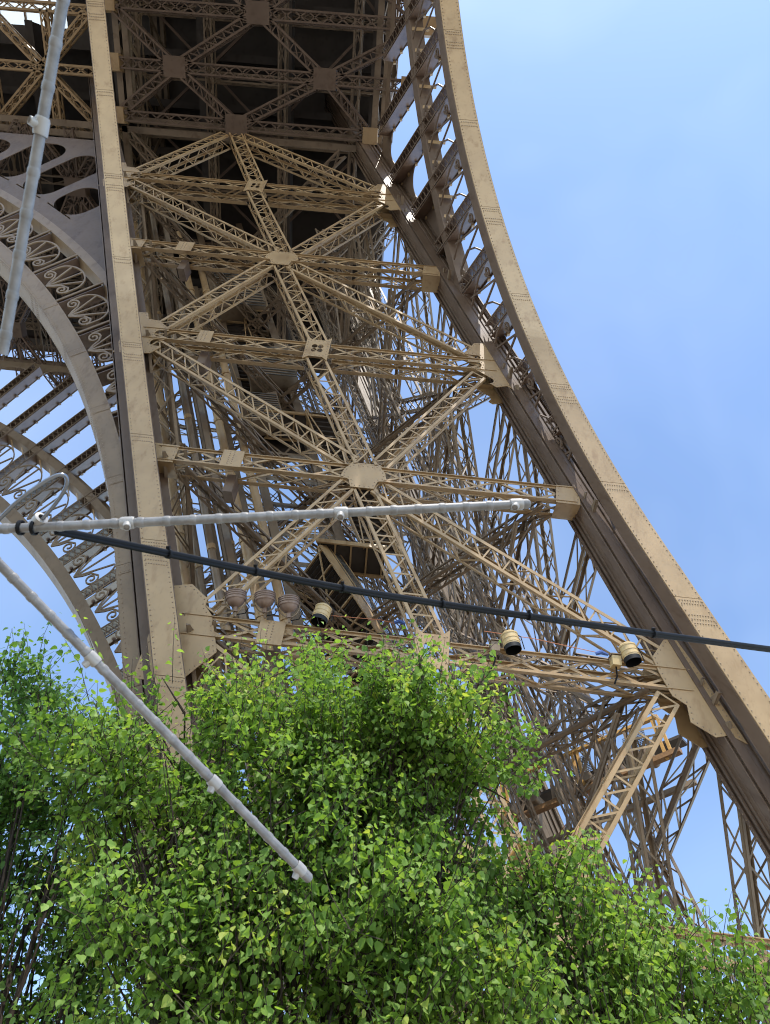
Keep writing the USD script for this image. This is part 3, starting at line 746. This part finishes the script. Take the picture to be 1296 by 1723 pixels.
# lift track
tr = xf('lift_track', tower)
for o in (-1.55, 1.55):
    m = MB(); A, B = along(55.2, -54.0 + o, 16), along(55.2, -54.0 + o, 53)
    m.bars([A, A - IN_X * 0.35, A + IN_X * 0.35], [B, B - IN_X * 0.35, B + IN_X * 0.35], [0.05, 0.42, 0.42], [0.7, 0.05, 0.05], IN_X); m.build('track_beam', IRON_B, tr)
for z in np.arange(17, 53, 1.5):
    a, b = along(55.2, -55.5, z), along(55.2, -52.5, z)
    MB().bars([a], [b], 0.14, 0.2, IN_X).build('track_tie', IRON_B, tr)
zs = np.arange(17, 52, 3.0); m = MB()
for z in zs:
    m.bars([along(55.2, -55.5, z), along(55.2, -52.5, z)], [along(55.2, -52.5, z + 3), along(55.2, -55.5, z + 3)], 0.10, 0.06, IN_X)
m.build('track_bracing', IRON_B, tr)
for z0, z1, bx in ((33.5, 50, 55.7),):
    m = MB(); m.bars([along(bx, -54.0, z0)], [along(bx, -54.0, z1)], 2.9, 0.04, IN_X); m.build('track_floor', DECK, tr)
# lift cabin body parked on the track
cb = xf('lift_cabin', tower)
# stairs in flights between landings, seen from below
st = xf('staircase', tower)


def flight(a, b, width, wdir, n, railside=1):
    a, b, wdir = np.asarray(a, float), np.asarray(b, float), norm(wdir)
    d = b - a; hd = norm([d[0], d[1], 0]); rise = d[2] / n; run = np.linalg.norm(d[:2]) / n
    for i in range(n):
        p = a + d * (i / n)
        m = MB(); m.bars([p + hd * run / 2 + ez * rise - wdir * width / 2], [p + hd * run / 2 + ez * rise + wdir * width / 2], run * 1.05, 0.04, ez)
        m.bars([p + ez * rise / 2 - wdir * width / 2], [p + ez * rise / 2 + wdir * width / 2], rise, 0.02, hd)
        m.build('stair_step', DECK, st)
    up = norm(np.cross(wdir, norm(d)))
    for s in (-1, 1):
        MB().bars([a + wdir * s * (width / 2 + 0.04)], [b + wdir * s * (width / 2 + 0.04)], 0.06, 0.42, up).build('stringer', IRON, st)
        for hgt in (0.55, 1.1):
            MB().bars([a + wdir * s * width / 2 + ez * hgt], [b + wdir * s * width / 2 + ez * hgt], 0.05, 0.05, up).build('handrail', IRON, st)
        mesh = MB()
        for t in np.linspace(0, 1, n * 3):
            q = a + d * t + wdir * s * width / 2; mesh.bars([q], [q + ez * 1.1], 0.018, 0.018, hd)
        for hgt in np.arange(0.1, 1.1, 0.12):
            mesh.bars([a + wdir * s * width / 2 + ez * hgt], [b + wdir * s * width / 2 + ez * hgt], 0.014, 0.014, up)
        mesh.build('railing_mesh', STEEL_GREY, st)
    # ribs under the flight
    rb = MB()
    for t in np.linspace(0.05, 0.95, 6):
        q = a + d * t - up * 0.22; rb.bars([q - wdir * width / 2], [q + wdir * width / 2], 0.06, 0.12, up)
    for s in (-0.5, 0.5): rb.bars([a - up * 0.25 + wdir * s * width], [b - up * 0.25 - wdir * s * width], 0.06, 0.06, up)
    rb.build('stair_rib', IRON, st)


W3 = norm([0.80, 0.60, 0])
flight([45.2, -46.6, 19.9], [43.7, -43.9, 23.2], 2.5, [0.87, 0.49, 0], 18)
flight([43.6, -43.8, 23.3], [41.9, -40.8, 26.8], 2.6, [0.87, 0.49, 0], 20)
flight(along(53.6, -56.8, 27.0), along(53.6, -56.2, 34.5), 1.6, ey, 26)
flight(along(55.0, -53.6, 34.5), along(55.0, -53.0, 43.0), 1.8, ey, 28)
for z, bx, by in ((27.0, 54.0, -55.4), (34.5, 54.4, -54.8), (43.0, 55.0, -54.0)):
    c = along(bx, by, z); m = MB(); m.box(c, [ex, ey, ez], (1.5, 3.0, 0.1)); m.build('landing', DECK, st)
    for q in np.linspace(-1.4, 1.4, 5): MB().bars([c + ey * q - ex * 0.78 - ez * 0.13], [c + ey * q + ex * 0.78 - ez * 0.13], 0.07, 0.15, ez).build('landing_beam', IRON, st)
    for q in (-0.75, 0.75): MB().bars([c + ex * q - ey * 1.55 - ez * 0.1], [c + ex * q + ey * 1.55 - ez * 0.1], 0.07, 0.3, ez).build('landing_beam', IRON, st)
# lift machinery boxes
for (z, dy, sx, sy, sz) in ((35.0, 0.6, 1.2, 1.6, 1.9), (38.2, -0.4, 1.3, 2.6, 2.4), (44.0, 0.2, 1.3, 2.8, 3.2)):
    c = along(54.3, -54.0 + dy, z); m = MB(); m.box(c, [IN_X, ey, SL], (sx, sy, sz)); m.build('machinery_box', IRON_B, cb)
    m = MB(); q = np.linspace(-sz / 2, sz / 2, 12)[:, None]
    m.bars(c - IN_X * (sx / 2 + 0.03) + SL * q - ey * sy / 2, c - IN_X * (sx / 2 + 0.03) + SL * q + ey * sy / 2, 0.05, 0.05, IN_X); m.build('grille_slats', STEEL_GREY, cb)

# ------------------------------------------------------------------ floodlights on the near face
def basis(d):
    d = norm(d); a = norm(np.cross(d, [0.2, 0.3, 0.93])); return a, np.cross(d, a), d


def lathe(profile, origin, axis, n=20):
    a, b, d = basis(axis); th = np.arange(n) * 2 * np.pi / n; pr = np.asarray(profile, float)
    V = (np.asarray(origin) + pr[:, 1][:, None, None] * d + pr[:, 0][:, None, None] * (np.cos(th)[None, :, None] * a + np.sin(th)[None, :, None] * b)).reshape(-1, 3)
    i, j = np.meshgrid(np.arange(len(pr) - 1), np.arange(n), indexing='ij'); k = (j + 1) % n
    q = np.stack([i * n + j, i * n + k, (i + 1) * n + k, (i + 1) * n + j], -1).reshape(-1, 4)
    return V, np.vstack([q[:, [0, 1, 2]], q[:, [0, 2, 3]]])


def on_near_face(px, py, out=0.3):
    d = at(px, py, 1.0) - CAM; n = np.array([1, 0, K]); t = (47 - out * math.sqrt(1 + K * K) - n @ CAM) / (n @ d); return CAM + d * t


for i, (px, py) in enumerate([(397, 1006), (446, 1008), (486, 1016)]):
    c = on_near_face(px, py, 0.35); ax = norm(0.86 * UP + 0.50 * FWD - 0.08 * RIGHT)
    gp = xf('drum_floodlight', loc=c, label=('brown drum floodlight at the left end of the row of three on the belt girder', 'middle brown drum floodlight of the row of three above the bracket plate', 'brown drum floodlight at the right end of the row of three, nearest the cream spotlight')[i], category='floodlight', group='brown drum floodlights on the belt girder')
    MB().add(*lathe([(0.0, 0.20), (0.28, 0.20), (0.31, 0.17), (0.31, -0.05), (0.295, -0.07), (0.29, -0.08)], [0, 0, 0], ax, 28)).build('drum', TERRA, gp, smooth=40)
    MB().add(*lathe([(0.285, -0.06), (0.25, -0.16), (0.17, -0.25), (0.09, -0.29), (0.07, -0.30), (0.07, -0.46), (0.0, -0.46)], [0, 0, 0], ax, 28)).build('lamp_bowl', TERRA, gp, smooth=40)
    for hz in (0.02, 0.09, 0.155): MB().add(*lathe([(0.305, hz - 0.012), (0.328, hz - 0.010), (0.328, hz + 0.010), (0.305, hz + 0.012)], [0, 0, 0], ax, 28)).build('cooling_fin', TERRA, gp, smooth=40)
    m = MB(); m.tube([RIGHT * 0.30 - ax * 0.1, RIGHT * 0.42 - ax * 0.3, RIGHT * 0.30 - ax * 0.5, RIGHT * 0.05 - ax * 0.55], 0.018, 6); m.build('supply_cable', CABLE, gp, smooth=60)
    a, b, d = basis(ax)
    m = MB(); th = np.linspace(0, np.pi, 9)
    m.tube([-d * 0.02 + RIGHT * 0.34 * math.cos(q) - d * 0.42 * math.sin(q) for q in th], 0.025, 6); m.build('yoke', IRON_B, gp, smooth=40)
    m = MB(); m.tube([-d * 0.46, -d * 0.62], 0.04, 8).tube([-RIGHT * 0.42 - d * 0.2, -RIGHT * 0.3 - d * 0.2], 0.05, 8); m.build('clamp', IRON_B, gp, smooth=40)
for px, py, lab in ((541, 1034, 'cream cylindrical spotlight beside the brown drum floodlights, black mouth downward'), (860, 1080, 'cream cylindrical spotlight on the middle of the belt girder beside a small dark box'), (1060, 1100, 'cream cylindrical spotlight at the right end of the belt girder by the gusset plate')):
    c = on_near_face(px, py, 0.45); ax = norm(0.22 * RIGHT * (1 if px < 600 else -0.5) + 0.66 * UP + 0.70 * FWD)
    gp = xf('cream_spotlight', loc=c, label=lab, category='spotlight', group='cream cylindrical spotlights on the belt girder')
    MB().add(*lathe([(0.235, -0.28), (0.25, -0.28), (0.25, 0.18), (0.265, 0.19), (0.265, 0.235), (0.25, 0.245), (0.2, 0.30), (0, 0.31)], [0, 0, 0], ax, 28)).build('barrel', CREAM, gp, smooth=40)
    for hz in (-0.10, 0.04): MB().add(*lathe([(0.249, hz - 0.014), (0.262, hz - 0.012), (0.262, hz + 0.012), (0.249, hz + 0.014)], [0, 0, 0], ax, 28)).build('barrel_band', CREAM, gp, smooth=40)
    m = MB(); m.tube([ax * 0.3, ax * 0.36 + RIGHT * 0.16, ax * 0.18 + RIGHT * 0.34, RIGHT * 0.36 - ax * 0.15 - UX * 0.1], 0.016, 6); m.build('supply_cable', CABLE, gp, smooth=60)
    MB().add(*lathe([(0.252, -0.30), (0.252, -0.16), (0.235, -0.30), (0.235, 0.1), (0, 0.1)], [0, 0, 0], ax, 28)).build('mouth', BLACK, gp, smooth=40)
    m = MB(); th = np.linspace(-0.5 * np.pi, 0.5 * np.pi, 7)
    m.tube([RIGHT * 0.29 * math.sin(q) + ax * (0.05 + 0.32 * math.cos(q)) for q in th], 0.02, 6).tube([ax * 0.36, ax * 0.36 - UX * 0.5], 0.025, 6); m.build('yoke', IRON_B, gp, smooth=40)
for px, py, lab in ((833, 1090, 'small dark hooded box clamped on the belt girder left of the middle cream spotlight'), (1036, 1114, 'small pale hooded box clamped on the belt girder beside the right cream spotlight')):
    c = on_near_face(px, py, 0.25); gp = xf('fixture_box', loc=c, label=lab, category='fixture')
    MB().box([0, 0, 0], [ey, UX, IN_X], (0.26, 0.3, 0.3)).build('housing', IRON_B if px < 900 else CREAM, gp)
    MB().box(UX * 0.19, [ey, UX, IN_X], (0.3, 0.03, 0.36)).build('hood', IRON_B, gp)
    m = MB(); m.tube([-UX * 0.15, -UX * 0.45, -UX * 0.7 + ey * 0.1], 0.025, 6); m.build('stem', CABLE, gp)

# ------------------------------------------------------------------ yellow work platform inside the leg, lower right
A = at(842, 1318, 27.5); B = at(1128, 1196, 24.0); d = norm(B - A); L = np.linalg.norm(B - A)
dn = norm(np.array([0, 0, -1.0]) - d * (-d[2])); sidev = norm(np.cross(d, dn))
gp = xf('work_platform', loc=A, label='yellow framed work platform with rollers hung inside the leg at lower right', category='work platform')
loc = lambda s, v, w=0.0: d * s + dn * v + sidev * w
MB().bars([loc(0, 0)], [loc(L * 0.93, 0)], 0.14, 0.13, dn).build('upper_rail', YELLOW, gp)
MB().bars([loc(0.2, 1.95, 0)], [loc(L * 1.0, 1.75, 0)], 0.22, 0.2, dn).build('lower_rail', BROWN_Y, gp)
MB().bars([loc(0, 1.05, 0.5)], [loc(L, 0.95, 0.5)], 0.5, 0.12, dn).build('deck_board', DECK, gp)
MB().bars([loc(0, 2.9, 0.6)], [loc(L, 2.6, 0.6)], 0.14, 0.18, dn).build('under_beam', IRON_B, gp)
for i, s in enumerate(np.linspace(0.05, L * 0.9, 7)):
    for w_ in (0.0, 0.22): MB().bars([loc(s + w_, -0.05)], [loc(s + w_ + 0.25, 1.9)], 0.1, 0.1, d).build('upright', IRON_B if i % 3 else YELLOW, gp)
for i, s in enumerate(np.linspace(L * 0.42, L * 0.72, 2)):
    m = MB(); q = np.linspace(0.12, 0.95, 12)[:, None]; o = sidev * 0.25
    m.bars(d * s + dn * q + o, d * (s + 0.9) + dn * q + o, 0.02, 0.02, dn)
    m.bars(d * (s + q * 0.95) + dn * 0.1 + o, d * (s + q * 0.95) + dn * 0.97 + o, 0.02, 0.02, d); m.build('mesh_panel', STEEL_GREY, gp)
for i, s in enumerate(np.linspace(0.6, L * 0.85, 6)):
    c = loc(s, 1.5, 0.1); MB().add(*tube([c - sidev * 0.35, c + sidev * 0.35], 0.19, 16)).build('roller', IRON_B, gp, smooth=40)
for i in range(4):
    MB().tube([loc(0.4, -0.5 - 0.16 * i, 0.3), loc(L * 0.97, -0.55 - 0.2 * i, 0.3)], 0.012, 5).build('guard_wire', STEEL_GREY, gp)
c = loc(0.9, 3.5, 0.3); MB().box(c, [d, dn, sidev], (0.9, 1.0, 0.7)).build('winch_box', YELLOW, gp)

# ropes
def rope(P, r, lab, mat=ROPE, name='rope', cat='rope'):
    P = np.array(P); o = P[0]; path = fresh('/World', name); v, f = tube(P, r, 6)
    usdkit.mesh(stage, path, (v, f), mat, 40); tag(path, label=lab, category=cat)


rope([at(985, 1345, 24.5), at(1005, 1318, 24.3), at(920, 1430, 25.5)][1:], 0.016, 'thin orange rope hanging from the yellow work platform')
rope([at(815, 1062, 20.5), at(900, 1075, 20.2), at(1005, 1098, 19.8)], 0.012, 'thin orange rope stretched along the belt girder between two cream spotlights')
rope([at(558, 1036, 22.0), at(640, 1043, 22.0), at(668, 1050, 22.0)], 0.014, 'orange rope running from the left cream spotlight to the stair railing')
rope([at(1110, 1560, 21.0), at(1180, 1580, 20.5), at(1296, 1606, 20.0)], 0.014, 'orange rope slung low at the right edge beside the lower belt girder')
for px, py, dep in ((672, 1048, 21.9), (1012, 1100, 19.7)):
    c = at(px, py, dep); path = fresh('/World', 'blue_sling'); v, f = tube([c - RIGHT * 0.16, c + UP * 0.05, c + RIGHT * 0.2 - UP * 0.03], [0.05, 0.075, 0.04], 7)
    usdkit.mesh(stage, path, (v, f), BLUE, 40); tag(path, label='blue sling knotted on the orange rope by the ' + ('stair railing' if px < 900 else 'right cream spotlight'), category='sling')

# ------------------------------------------------------------------ light arms and cable close to the viewer
def light_arm(P0, P1, r, ncol, sockets, lab, cap=True):
    P0, P1 = np.asarray(P0), np.asarray(P1); d = norm(P1 - P0); L = np.linalg.norm(P1 - P0)
    gp = xf('light_arm', loc=P0, label=lab, category='light arm', group='grey jointed light arms fanning out close to the viewer')
    MB().tube([d * 0, d * L], r, 20).build('tube', ALU, gp, smooth=40)
    for i in range(ncol):
        q = d * L * (i + 0.5) / ncol; MB().add(*lathe([(r, -0.012), (r * 1.13, -0.006), (r * 1.13, 0.006), (r, 0.012)], q, d, 20)).build('collar', ALU, gp, smooth=40)
    if cap: MB().add(*lathe([(r * 1.12, -0.02), (r * 1.12, 0.012), (r * 0.8, 0.02), (0, 0.022)], d * L, d, 20)).build('end_cap', ALU, gp, smooth=40)
    for s, dirv in sockets:
        q = d * L * s; v = norm(dirv)
        sp = xf('lamp_socket', gp)
        MB().add(*lathe([(r * 0.9, -0.001), (r * 0.92, r * 0.9), (r * 0.86, r * 1.6), (r * 0.8, r * 2.2), (r * 0.66, r * 2.3), (r * 0.6, r * 1.8), (0, r * 1.8)], q, v, 18)).build('socket', WHITE, sp, smooth=40)
        MB().add(*lathe([(r * 1.2, -0.022), (r * 1.34, -0.016), (r * 1.34, 0.016), (r * 1.2, 0.022)], q, d, 18)).build('socket_band', WHITE, sp, smooth=40)


hub = at(-60, 893, 2.05)
light_arm(hub, at(882, 848, 2.25), 0.0150, 22, [(0.273, -FWD * 0.75 - UP * 0.35 + RIGHT * 0.2), (0.652, -FWD * 0.8 - UP * 0.4), (0.985, -FWD * 0.8 - UP * 0.3 - RIGHT * 0.3)], 'grey jointed light arm running level across the middle of the view with three sockets')
light_arm(at(-25, 925, 2.10), at(516, 1474, 2.35), 0.0150, 19, [(0.31, -UP * 0.6 - RIGHT * 0.7 - FWD * 0.5), (0.69, -UP * 0.7 - RIGHT * 0.3 - FWD * 0.5), (0.975, -UP * 0.8 - RIGHT * 0.45 - FWD * 0.4)], 'grey jointed light arm slanting down to the right across the tree')
light_arm(at(4, 596, 1.75), at(113, -40, 1.62), 0.0136, 9, [(0.62, -RIGHT * 0.5 - FWD * 0.75 + UP * 0.1)], 'grey jointed light arm rising steeply at the left edge in front of the arch', cap=False)
P = [at(x, y, z) for x, y, z in ((-30, 905, 2.02), (0, 872, 1.98), (35, 838, 1.95), (75, 810, 1.95), (100, 797, 1.96), (113, 801, 1.98), (113, 818, 2.0), (98, 842, 2.03), (78, 866, 2.06), (60, 886, 2.08))]
# smooth the loop
Q = np.array(P)
for _ in range(3):
    Q = np.vstack([Q[:1]] + [np.array([0.75 * Q[i] + 0.25 * Q[i + 1], 0.25 * Q[i] + 0.75 * Q[i + 1]]) for i in range(len(Q) - 1)] + [Q[-1:]])
gp = xf('steel_hoop', loc=Q[0], label='bent bare steel hoop joined to the level light arm at the left edge', category='hoop')
MB().tube(Q - Q[0], 0.0062, 12).build('hoop_tube', CHROME, gp, smooth=60)
c = at(62, 880, 2.08) - Q[0]; MB().add(*lathe([(0.012, -0.03), (0.021, -0.028), (0.021, 0.028), (0.012, 0.03)], c, Q[-1] - Q[-6], 16)).build('hoop_ferrule', WHITE, gp, smooth=40)
for px in (35, 58): MB().add(*lathe([(0.0195, -0.006), (0.024, -0.005), (0.024, 0.005), (0.0195, 0.006)], at(px, 888, 2.07) - Q[0], RIGHT, 16)).build('hoop_strap', CABLE, gp, smooth=40)
# black cable with clips
pts = [(95, 893, 2.1), (180, 910, 2.3), (300, 935, 2.6), (437, 963, 3.0), (588, 992, 3.4), (748, 1017, 3.9), (905, 1039, 4.3), (1110, 1068, 4.9), (1330, 1097, 5.6)]
pa = np.array(pts, float); tq = np.linspace(0, 1, 60); ts = (pa[:, 0] - pa[0, 0]) / (pa[-1, 0] - pa[0, 0])
from scipy.interpolate import PchipInterpolator
sm = PchipInterpolator(ts, pa)(tq); CP = np.array([at(*q) for q in sm])
gp = xf('black_cable', loc=CP[0], label='thick black cable bundle slung across the view from the light arm to the right edge', category='cable')
wid = 0.013 + 0.012 * tq
for o, rr in ((0.35, 0.72), (-0.35, 0.72)):
    MB().tube(CP - CP[0] + UP * (o * wid)[:, None] + RIGHT * 0.002 * o, wid * rr, 10).build('cable', CABLE, gp, smooth=60)
for px in (295, 437, 588, 748, 905, 1110):
    t = (px - pa[0, 0]) / (pa[-1, 0] - pa[0, 0]); i = int(t * 59); c = CP[i] - CP[0]; w = wid[i]; dd = norm(CP[i + 1] - CP[i])
    m = MB(); m.add(*lathe([(w * 1.0, -0.5 * w), (w * 1.35, -0.4 * w), (w * 1.35, 0.4 * w), (w * 1.0, 0.5 * w)], c, dd, 14)); m.box(c + UP * w * 1.5, [RIGHT, UP, FWD], (w * 0.9, w * 0.9, w)); m.build('cable_tie', CABLE, gp, smooth=40)

# ------------------------------------------------------------------ trees
LV = np.array([[0, 0, 0], [-0.30, 0.02, 0.05], [-0.50, 0.26, 0.10], [-0.42, 0.55, 0.08], [-0.20, 0.80, 0.03], [0, 1.06, -0.06], [0.20, 0.80, 0.03], [0.42, 0.55, 0.08], [0.50, 0.26, 0.10], [0.30, 0.02, 0.05], [0, 0.42, 0.0]])
LF = np.array([[0, 10, 1], [1, 10, 2], [2, 10, 3], [3, 10, 4], [4, 10, 5], [5, 10, 6], [6, 10, 7], [7, 10, 8], [8, 10, 9], [9, 10, 0]])


def leaves_mesh(path, pos, ydir, ndir, size, tint, mat):
    n = len(pos); y = ydir / np.linalg.norm(ydir, axis=1, keepdims=True); x = np.cross(y, ndir); x /= np.linalg.norm(x, axis=1, keepdims=True) + 1e-9; z = np.cross(x, y)
    curl = rng.uniform(0.4, 2.2, n)[:, None, None]
    V = pos[:, None] + size[:, None, None] * (LV[None, :, :1] * x[:, None] + LV[None, :, 1:2] * y[:, None] + LV[None, :, 2:] * curl * z[:, None])
    F = (LF[None] + 11 * np.arange(n)[:, None, None]).reshape(-1, 3)
    m = usdkit.mesh(stage, path, (V.reshape(-1, 3), F), mat, False)
    UsdGeom.PrimvarsAPI(m).CreatePrimvar('tint', Sdf.ValueTypeNames.FloatArray, 'vertex').Set(Vt.FloatArray.FromNumpy(np.repeat(tint, 11).astype(np.float32)))
    return m


def tree(name, label, blobs, base, nshoot, leaf, mat, seed, single=0, sprigs=()):
    """blobs: (centre, radius) clumps of the crown.  Limbs run from the trunk to every clump, shoots fill the clumps and carry the leaves."""
    global rng
    rng = np.random.default_rng(seed)
    base = np.asarray(base, float); gp = xf(name, label=label, category='tree', group=None)
    C = np.array([b[0] for b in blobs]); Rr = np.array([b[1] for b in blobs])
    crown_c = np.average(C, axis=0, weights=Rr ** 3)
    fork = np.array([base[0] * 0.85 + crown_c[0] * 0.15, base[1] * 0.6 + crown_c[1] * 0.4, 2.2])
    tr_ = MB(); P = np.array([base, base * 0.5 + fork * 0.5 + [0.04, -0.03, 0], fork]); tr_.tube(P, [0.13, 0.10, 0.085], 12); tr_.build('trunk', BARK, gp, smooth=60)
    for c, r in blobs:
        q = np.linspace(0, 1, 9)[:, None]; mid = fork * 0.5 + c * 0.5 + rng.normal(0, 0.14, 3) + [0, 0, 0.1]
        cur = (1 - q) ** 2 * fork + 2 * q * (1 - q) * mid + q ** 2 * (c + [0, 0, r * 0.5]) + rng.normal(0, 0.018, (9, 3)) * (q * (1 - q) * 4)
        MB().tube(cur, np.linspace(0.045, 0.008, 9), 7).build('limb', BARK, gp, smooth=60)
        tw = MB()
        for _ in range(9):
            i = rng.integers(3, 9); s = cur[i]; e = c + norm(rng.normal(0, 1, 3) + [0, 0, 0.5]) * r * 0.85
            m_ = s * 0.5 + e * 0.5 + rng.normal(0, 0.05, 3); qq = np.linspace(0, 1, 6)[:, None]
            tw.tube((1 - qq) ** 2 * s + 2 * qq * (1 - qq) * m_ + qq ** 2 * e, np.linspace(0.014, 0.004, 6), 5)
        tw.build('branch', BARK, gp, smooth=60)
    # shoots
    w = Rr ** 2.3; w = w / w.sum(); nc = nshoot // 19
    cb = rng.choice(len(blobs), nc, p=w); cd = rng.normal(0, 1, (nc, 3)); cd /= np.linalg.norm(cd, axis=1, keepdims=True)
    cr = rng.uniform(0.1, 1.0, nc) ** 0.45 * np.where(rng.uniform(0, 1, nc) < 0.15, 1.12, 0.95)
    clump = C[cb] + cd * (cr * Rr[cb])[:, None]; ctint = rng.normal(0, 0.17, nc)
    pick = rng.integers(0, nc, nshoot)
    dirs = rng.normal(0, 1, (nshoot, 3)); dirs /= np.linalg.norm(dirs, axis=1, keepdims=True)
    rad = rng.uniform(0.12, 1.0, nshoot) ** 0.45
    S0 = clump[pick] + dirs * (rad * 0.27)[:, None]; dirs = dirs * 0.6 + cd[pick] * 0.8; stint = ctint[pick]
    G = dirs * 0.5 + np.array([0, 0, 0.85]) + rng.normal(0, 0.38, (nshoot, 3)); G /= np.linalg.norm(G, axis=1, keepdims=True)
    Ln = rng.uniform(0.20, 0.50, nshoot)
    for (p, g_, l_) in sprigs:
        S0 = np.vstack([S0, p]); G = np.vstack([G, norm(g_)]); Ln = np.append(Ln, l_); stint = np.append(stint, 0.1)
    pos, yd, nd, sz, tn, twg = [], [], [], [], [], MB()
    for s, g_, l_, ct in zip(S0, G, Ln, stint):
        k = int(rng.integers(8, 13) * max(1, l_ / 0.42))
        bend = rng.normal(0, 0.18, 3) * l_
        q = np.linspace(0.12, 1, k)[:, None]; P = s + g_ * l_ * q + bend * q ** 2
        twg.tube(np.vstack([s[None], P[k // 2][None], P[-1][None]]), [0.0042, 0.003, 0.0016], 3)
        a = norm(np.cross(g_, [0.3, 0.2, 0.9])); b = np.cross(g_, a); ph = rng.uniform(0, 6.28) + np.arange(k) * 2.4
        out = np.cos(ph)[:, None] * a + np.sin(ph)[:, None] * b
        pos.append(P + out * rng.uniform(0.015, 0.05, (k, 1)))
        yd.append(out * 0.8 + g_ * rng.uniform(-0.1, 0.5, (k, 1)) + np.array([0, 0, -0.9]) * rng.uniform(0.3, 1.5, (k, 1)))
        nd.append(np.array([0, 0, 0.45]) + SUN_DIR * 0.45 + out * 0.35 + rng.normal(0, 0.5, (k, 3)))
        sz.append(leaf * rng.uniform(0.5, 1.25, k) * np.where(q[:, 0] > 0.8, 0.75, 1.0))
        base_t = rng.uniform(0.25, 0.65) + ct; tn.append(np.clip(base_t + rng.normal(0, 0.14, k) + 0.25 * (q[:, 0] > 0.8), 0, 1))
    pos, yd, nd, sz, tn = np.vstack(pos), np.vstack(yd), np.vstack(nd), np.concatenate(sz), np.concatenate(tn)
    twg.build('twig', BARK, gp, kind='stuff')
    order = np.argsort(np.linalg.norm(pos - CAM, axis=1) / sz)
    for i in order[:single]:
        leaves_mesh(fresh(gp, 'leaf'), pos[i:i + 1], yd[i:i + 1], nd[i:i + 1], sz[i:i + 1], tn[i:i + 1], mat)
    rest = order[single:]
    p = fresh(gp, 'foliage'); leaves_mesh(p, pos[rest], yd[rest], nd[rest], sz[rest], tn[rest], mat); tag(p, kind='stuff')
    return gp


def lean(py): return -max(0.0, (py - 1130) / 593.0) * 1.0


def blob(px, py, dep, rpx):
    dep += lean(py); return (at(px, py, dep), rpx / FPX * dep)


D = 6.3
main = [blob(285, 1255, D, 150), blob(165, 1310, D - .2, 95), blob(150, 1440, D - .3, 105), (blob(470, 1270, D + .3, 140)), blob(640, 1262, D + .2, 135), blob(765, 1255, D + .2, 110), blob(690, 1225, D + .1, 105), blob(390, 1420, D - .2, 180), blob(580, 1400, D - .1, 185), blob(725, 1405, D, 130), blob(790, 1350, D + .1, 85),
        blob(260, 1480, D - .5, 170), blob(450, 1600, D - .5, 190), blob(640, 1600, D - .4, 195), blob(745, 1590, D - .2, 150), blob(240, 1650, D - .6, 170), blob(560, 1760, D - .6, 220), blob(800, 1760, D - .4, 190), blob(330, 1800, D - .6, 190),
        blob(560, 1250, D + .9, 150), blob(500, 1480, D + .9, 220), blob(690, 1560, D + .9, 190)]
tree('leafy_tree', 'large bright green leafy tree filling the lower middle in front of the tower', main, (32.3, -45.4, 0), 7000, 0.060, LEAF, 21, single=260,
     sprigs=[(at(290, 1150, D), UP, 0.55), (at(265, 1160, D), UP + RIGHT * -.3, 0.35), (at(480, 1150, D), UP, 0.4), (at(700, 1150, D), UP, 0.4), (at(620, 1150, D), UP, 0.3), (at(170, 1130, D - .6), UP - RIGHT * .3, 0.5), (at(150, 1180, D - .6), UP - RIGHT * .1, 0.6), (at(845, 1220, D), UP + RIGHT * .2, 0.4), (at(870, 1330, D), RIGHT + UP * .5, 0.4)])
right = [blob(910, 1560, D + .2, 95), blob(990, 1610, D + .3, 85), blob(930, 1660, D, 150), blob(1080, 1660, D + .3, 105), blob(1040, 1750, D, 130), blob(1180, 1725, D + .4, 85), blob(1240, 1760, D + .4, 110), blob(1150, 1800, D + .2, 150), blob(890, 1480, D + .3, 80)]
tree('leafy_tree', 'smaller green tree sloping down to the lower right corner under the yellow work platform', right, (32.8, -47.6, 0), 1150, 0.060, LEAF, 22, single=0,
     sprigs=[(at(1190, 1600, D + .3), UP, 0.6), (at(1215, 1590, D + .3), UP + RIGHT * .1, 0.5), (at(1225, 1640, D + .3), UP + RIGHT * .6, 0.4), (at(1165, 1620, D + .3), UP - RIGHT * .3, 0.4), (at(1060, 1520, D + .3), UP + RIGHT * .3, 0.4), (at(870, 1330, D + .3), RIGHT + UP * .3, 0.35)])
left = [blob(45, 1210, D + 1.4, 95), blob(20, 1330, D + 1.3, 130), blob(110, 1330, D + 1.4, 90), blob(70, 1480, D + 1.2, 150), blob(150, 1570, D + 1.2, 130), blob(30, 1640, D + 1.0, 160), blob(130, 1760, D + 1.0, 180), blob(-60, 1480, D + 1.3, 130), blob(150, 1450, D + 1.5, 80)]
tree('leafy_tree', 'darker green tree at the left edge behind the slanting light arm', left, (33.4, -43.2, 0), 1700, 0.066, LEAF_DARK, 23, single=0,
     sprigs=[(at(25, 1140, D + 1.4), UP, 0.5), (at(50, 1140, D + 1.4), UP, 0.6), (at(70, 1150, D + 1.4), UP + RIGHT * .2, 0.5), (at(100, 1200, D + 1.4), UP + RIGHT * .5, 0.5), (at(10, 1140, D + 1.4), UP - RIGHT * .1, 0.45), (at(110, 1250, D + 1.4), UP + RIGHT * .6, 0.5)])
